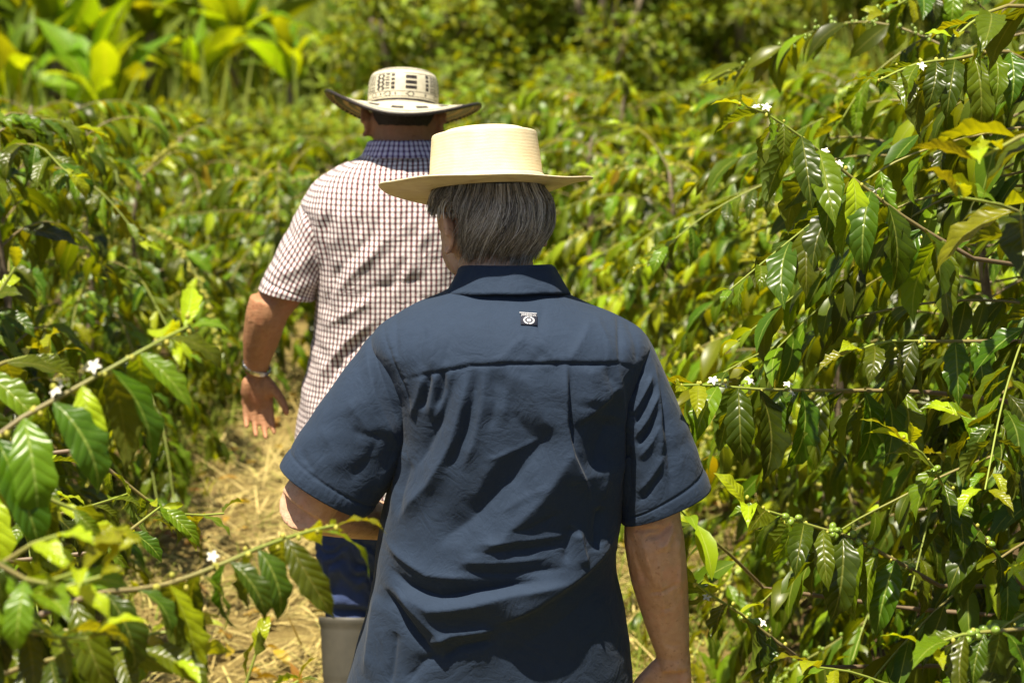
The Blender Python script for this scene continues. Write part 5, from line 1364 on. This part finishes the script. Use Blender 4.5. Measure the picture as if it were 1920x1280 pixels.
gd = Geo(); nrm = unit(fcn - wc); gd.tube(np.array([fcn, fcn + nrm * 0.004, fcn + nrm * 0.009]), (0.017, 0.018, 0.015), 24)
link('watch_face', gd.mesh('watch_face', [M_STEEL]), watch).data.transform(Matrix.Translation(Vector(-bF)))

# woven hat with black figures
def crown_black(u, z):
    """u: 0..1 round the crown, z in metres: black figures woven in cream cane"""
    p = (u * 360 - 3) % 120                               # degrees along one repeat of the figures
    if 0.0745 < z < 0.0770: return True
    if 0.0005 < z < 0.0055: return True
    if 0.0645 < z < 0.0662: return True
    if 0.0082 < z < 0.0097 or 0.0213 < z < 0.0228: return True
    if 0.0095 <= z <= 0.0215:                             # hearts and triangles
        q = (z - 0.0155) / 0.006
        for c0, big in ((8, 1), (62, 1), (90, 1)):
            b = (p - c0) / 8.5
            if b > -1 and 0.66 < abs(b) * (1 if b < 0 else 1.25) + abs(q) * (0.85 if b < 0 else 0.55) < 1.0: return True
        for c0 in (35, 78, 104):
            b = (p - c0) / 3.5
            if 0 < b + 0.5 < 1 and abs(q) < 0.75 * (1 - (b + 0.5)): return True
        return False
    if 0.0235 < z < 0.0630:
        f = (z - 0.0235) / 0.0395
        if 0 < p < 18: return (f * 3.2) % 1.0 > 0.24
        if 35 < p < 41: return (f * 4) % 1.0 > 0.25
        if 44 < p < 64: return (f * 9) % 1.0 < 0.30 or ((p - 44) / 4.5) % 1 < 0.30
        if 66 < p < 84: return abs(((f * 4) % 1) - 0.5) * 8 + 67.5 < p < abs(((f * 4) % 1) - 0.5) * 8 + 73 or (76 + abs(((f * 4 + .5) % 1) - 0.5) * 9 < p < 81 + abs(((f * 4 + .5) % 1) - 0.5) * 9)
        if 86 < p < 93: return (f * 6) % 1 > 0.45
        if 96 < p < 102: return (f * 4) % 1.0 > 0.28
        return False
    return False
prof2 = smooth_path(np.array([(1.0, -0.004), (1.0, 0.01), (1.005, 0.025), (1.0, 0.042), (0.985, 0.055), (0.955, 0.065), (0.91, 0.0725), (0.84, 0.078), (0.72, 0.082), (0.5, 0.086), (0.25, 0.088), (0.01, 0.089)]), 110)
SEG = 288
Vc, th = lathe([tuple(q) for q in prof2], 0.083, 0.098, SEG)
F = grid_faces(len(prof2), SEG, True)
idx = []
for i in range(len(prof2) - 1):
    zmid = (prof2[i][1] + prof2[i + 1][1]) / 2
    for j in range(SEG):
        u = ((j + 0.5) / SEG - 0.75) % 1.0                   # 0 = middle of the back
        b_ = crown_black(u, zmid)
        idx.append(2 if b_ == 2 else (1 if b_ else 0))
HM2 = hat_matrix(Vector((TR(754, 205, YF).x, HF[1] + 0.012, TR(754, 204, YF + 0.01).z)), R(3), R(15), R(1.5))
hat2 = link('woven_hat', mk_mesh('woven_hat', Vc, F, mats=[M_CREAM, M_CANE_BLACK, M_CANE_TAN], mat_idx=idx), man2)
hat2.matrix_basis = Matrix.Translation(Vector(-bF)) @ HM2
def rimF(th, q):
    lf = np.clip(-np.cos(th), 0, 1); rt = np.clip(np.cos(th), 0, 1); bk = np.clip(-np.sin(th), 0, 1); fr = np.clip(np.sin(th), 0, 1)
    return q ** 1.5 * (0.034 * lf ** 2.2 + 0.014 * rt ** 2 - 0.042 * bk ** 2 - 0.012 * fr ** 2) - 0.003
Vb, th = brim_geo(0.082, 0.097, 0.180, 0.182, rimF, 24, 160, 0.003)
Fb = grid_faces(49, 160, True)
bi = []
for i in range(48):
    q = i / 23 if i < 24 else (48 - i) / 23
    under = i >= 24
    for j in range(160):
        if q > 0.92: k_ = 2 if (j % 3 == 0 and 0.93 < q < 0.97) else 1
        elif under: k_ = 2 if (0.83 < q < 0.90 or 0.52 < q < 0.62 or 0.25 < q < 0.33) else 1
        else: k_ = 1 if (0.80 < q < 0.86 or (0.55 < q < 0.72 and (j // 5) % 2)) else 0
        bi.append(k_)
link('brim', mk_mesh('brim', Vb, Fb, mats=[M_CREAM, M_CANE_BLACK, M_CANE_TAN], mat_idx=bi), hat2)
thr = np.linspace(0, 2 * np.pi, 241)
rp = np.stack([0.1815 * np.cos(thr), 0.1835 * np.sin(thr), rimF(thr, 1.0) - 0.0015], -1)
Ve, Qe, _ = tube_geo(rp, 0.0042, 8, cap=False)
ei = [2 if (i // 8) % 3 == 0 and (i % 8) in (2, 3, 4) else 1 for i in range(len(Qe))]
link('brim_edging', mk_mesh('brim_edging', Ve, Qe, mats=[M_CREAM, M_CANE_BLACK, M_CANE_TAN], mat_idx=ei), hat2)
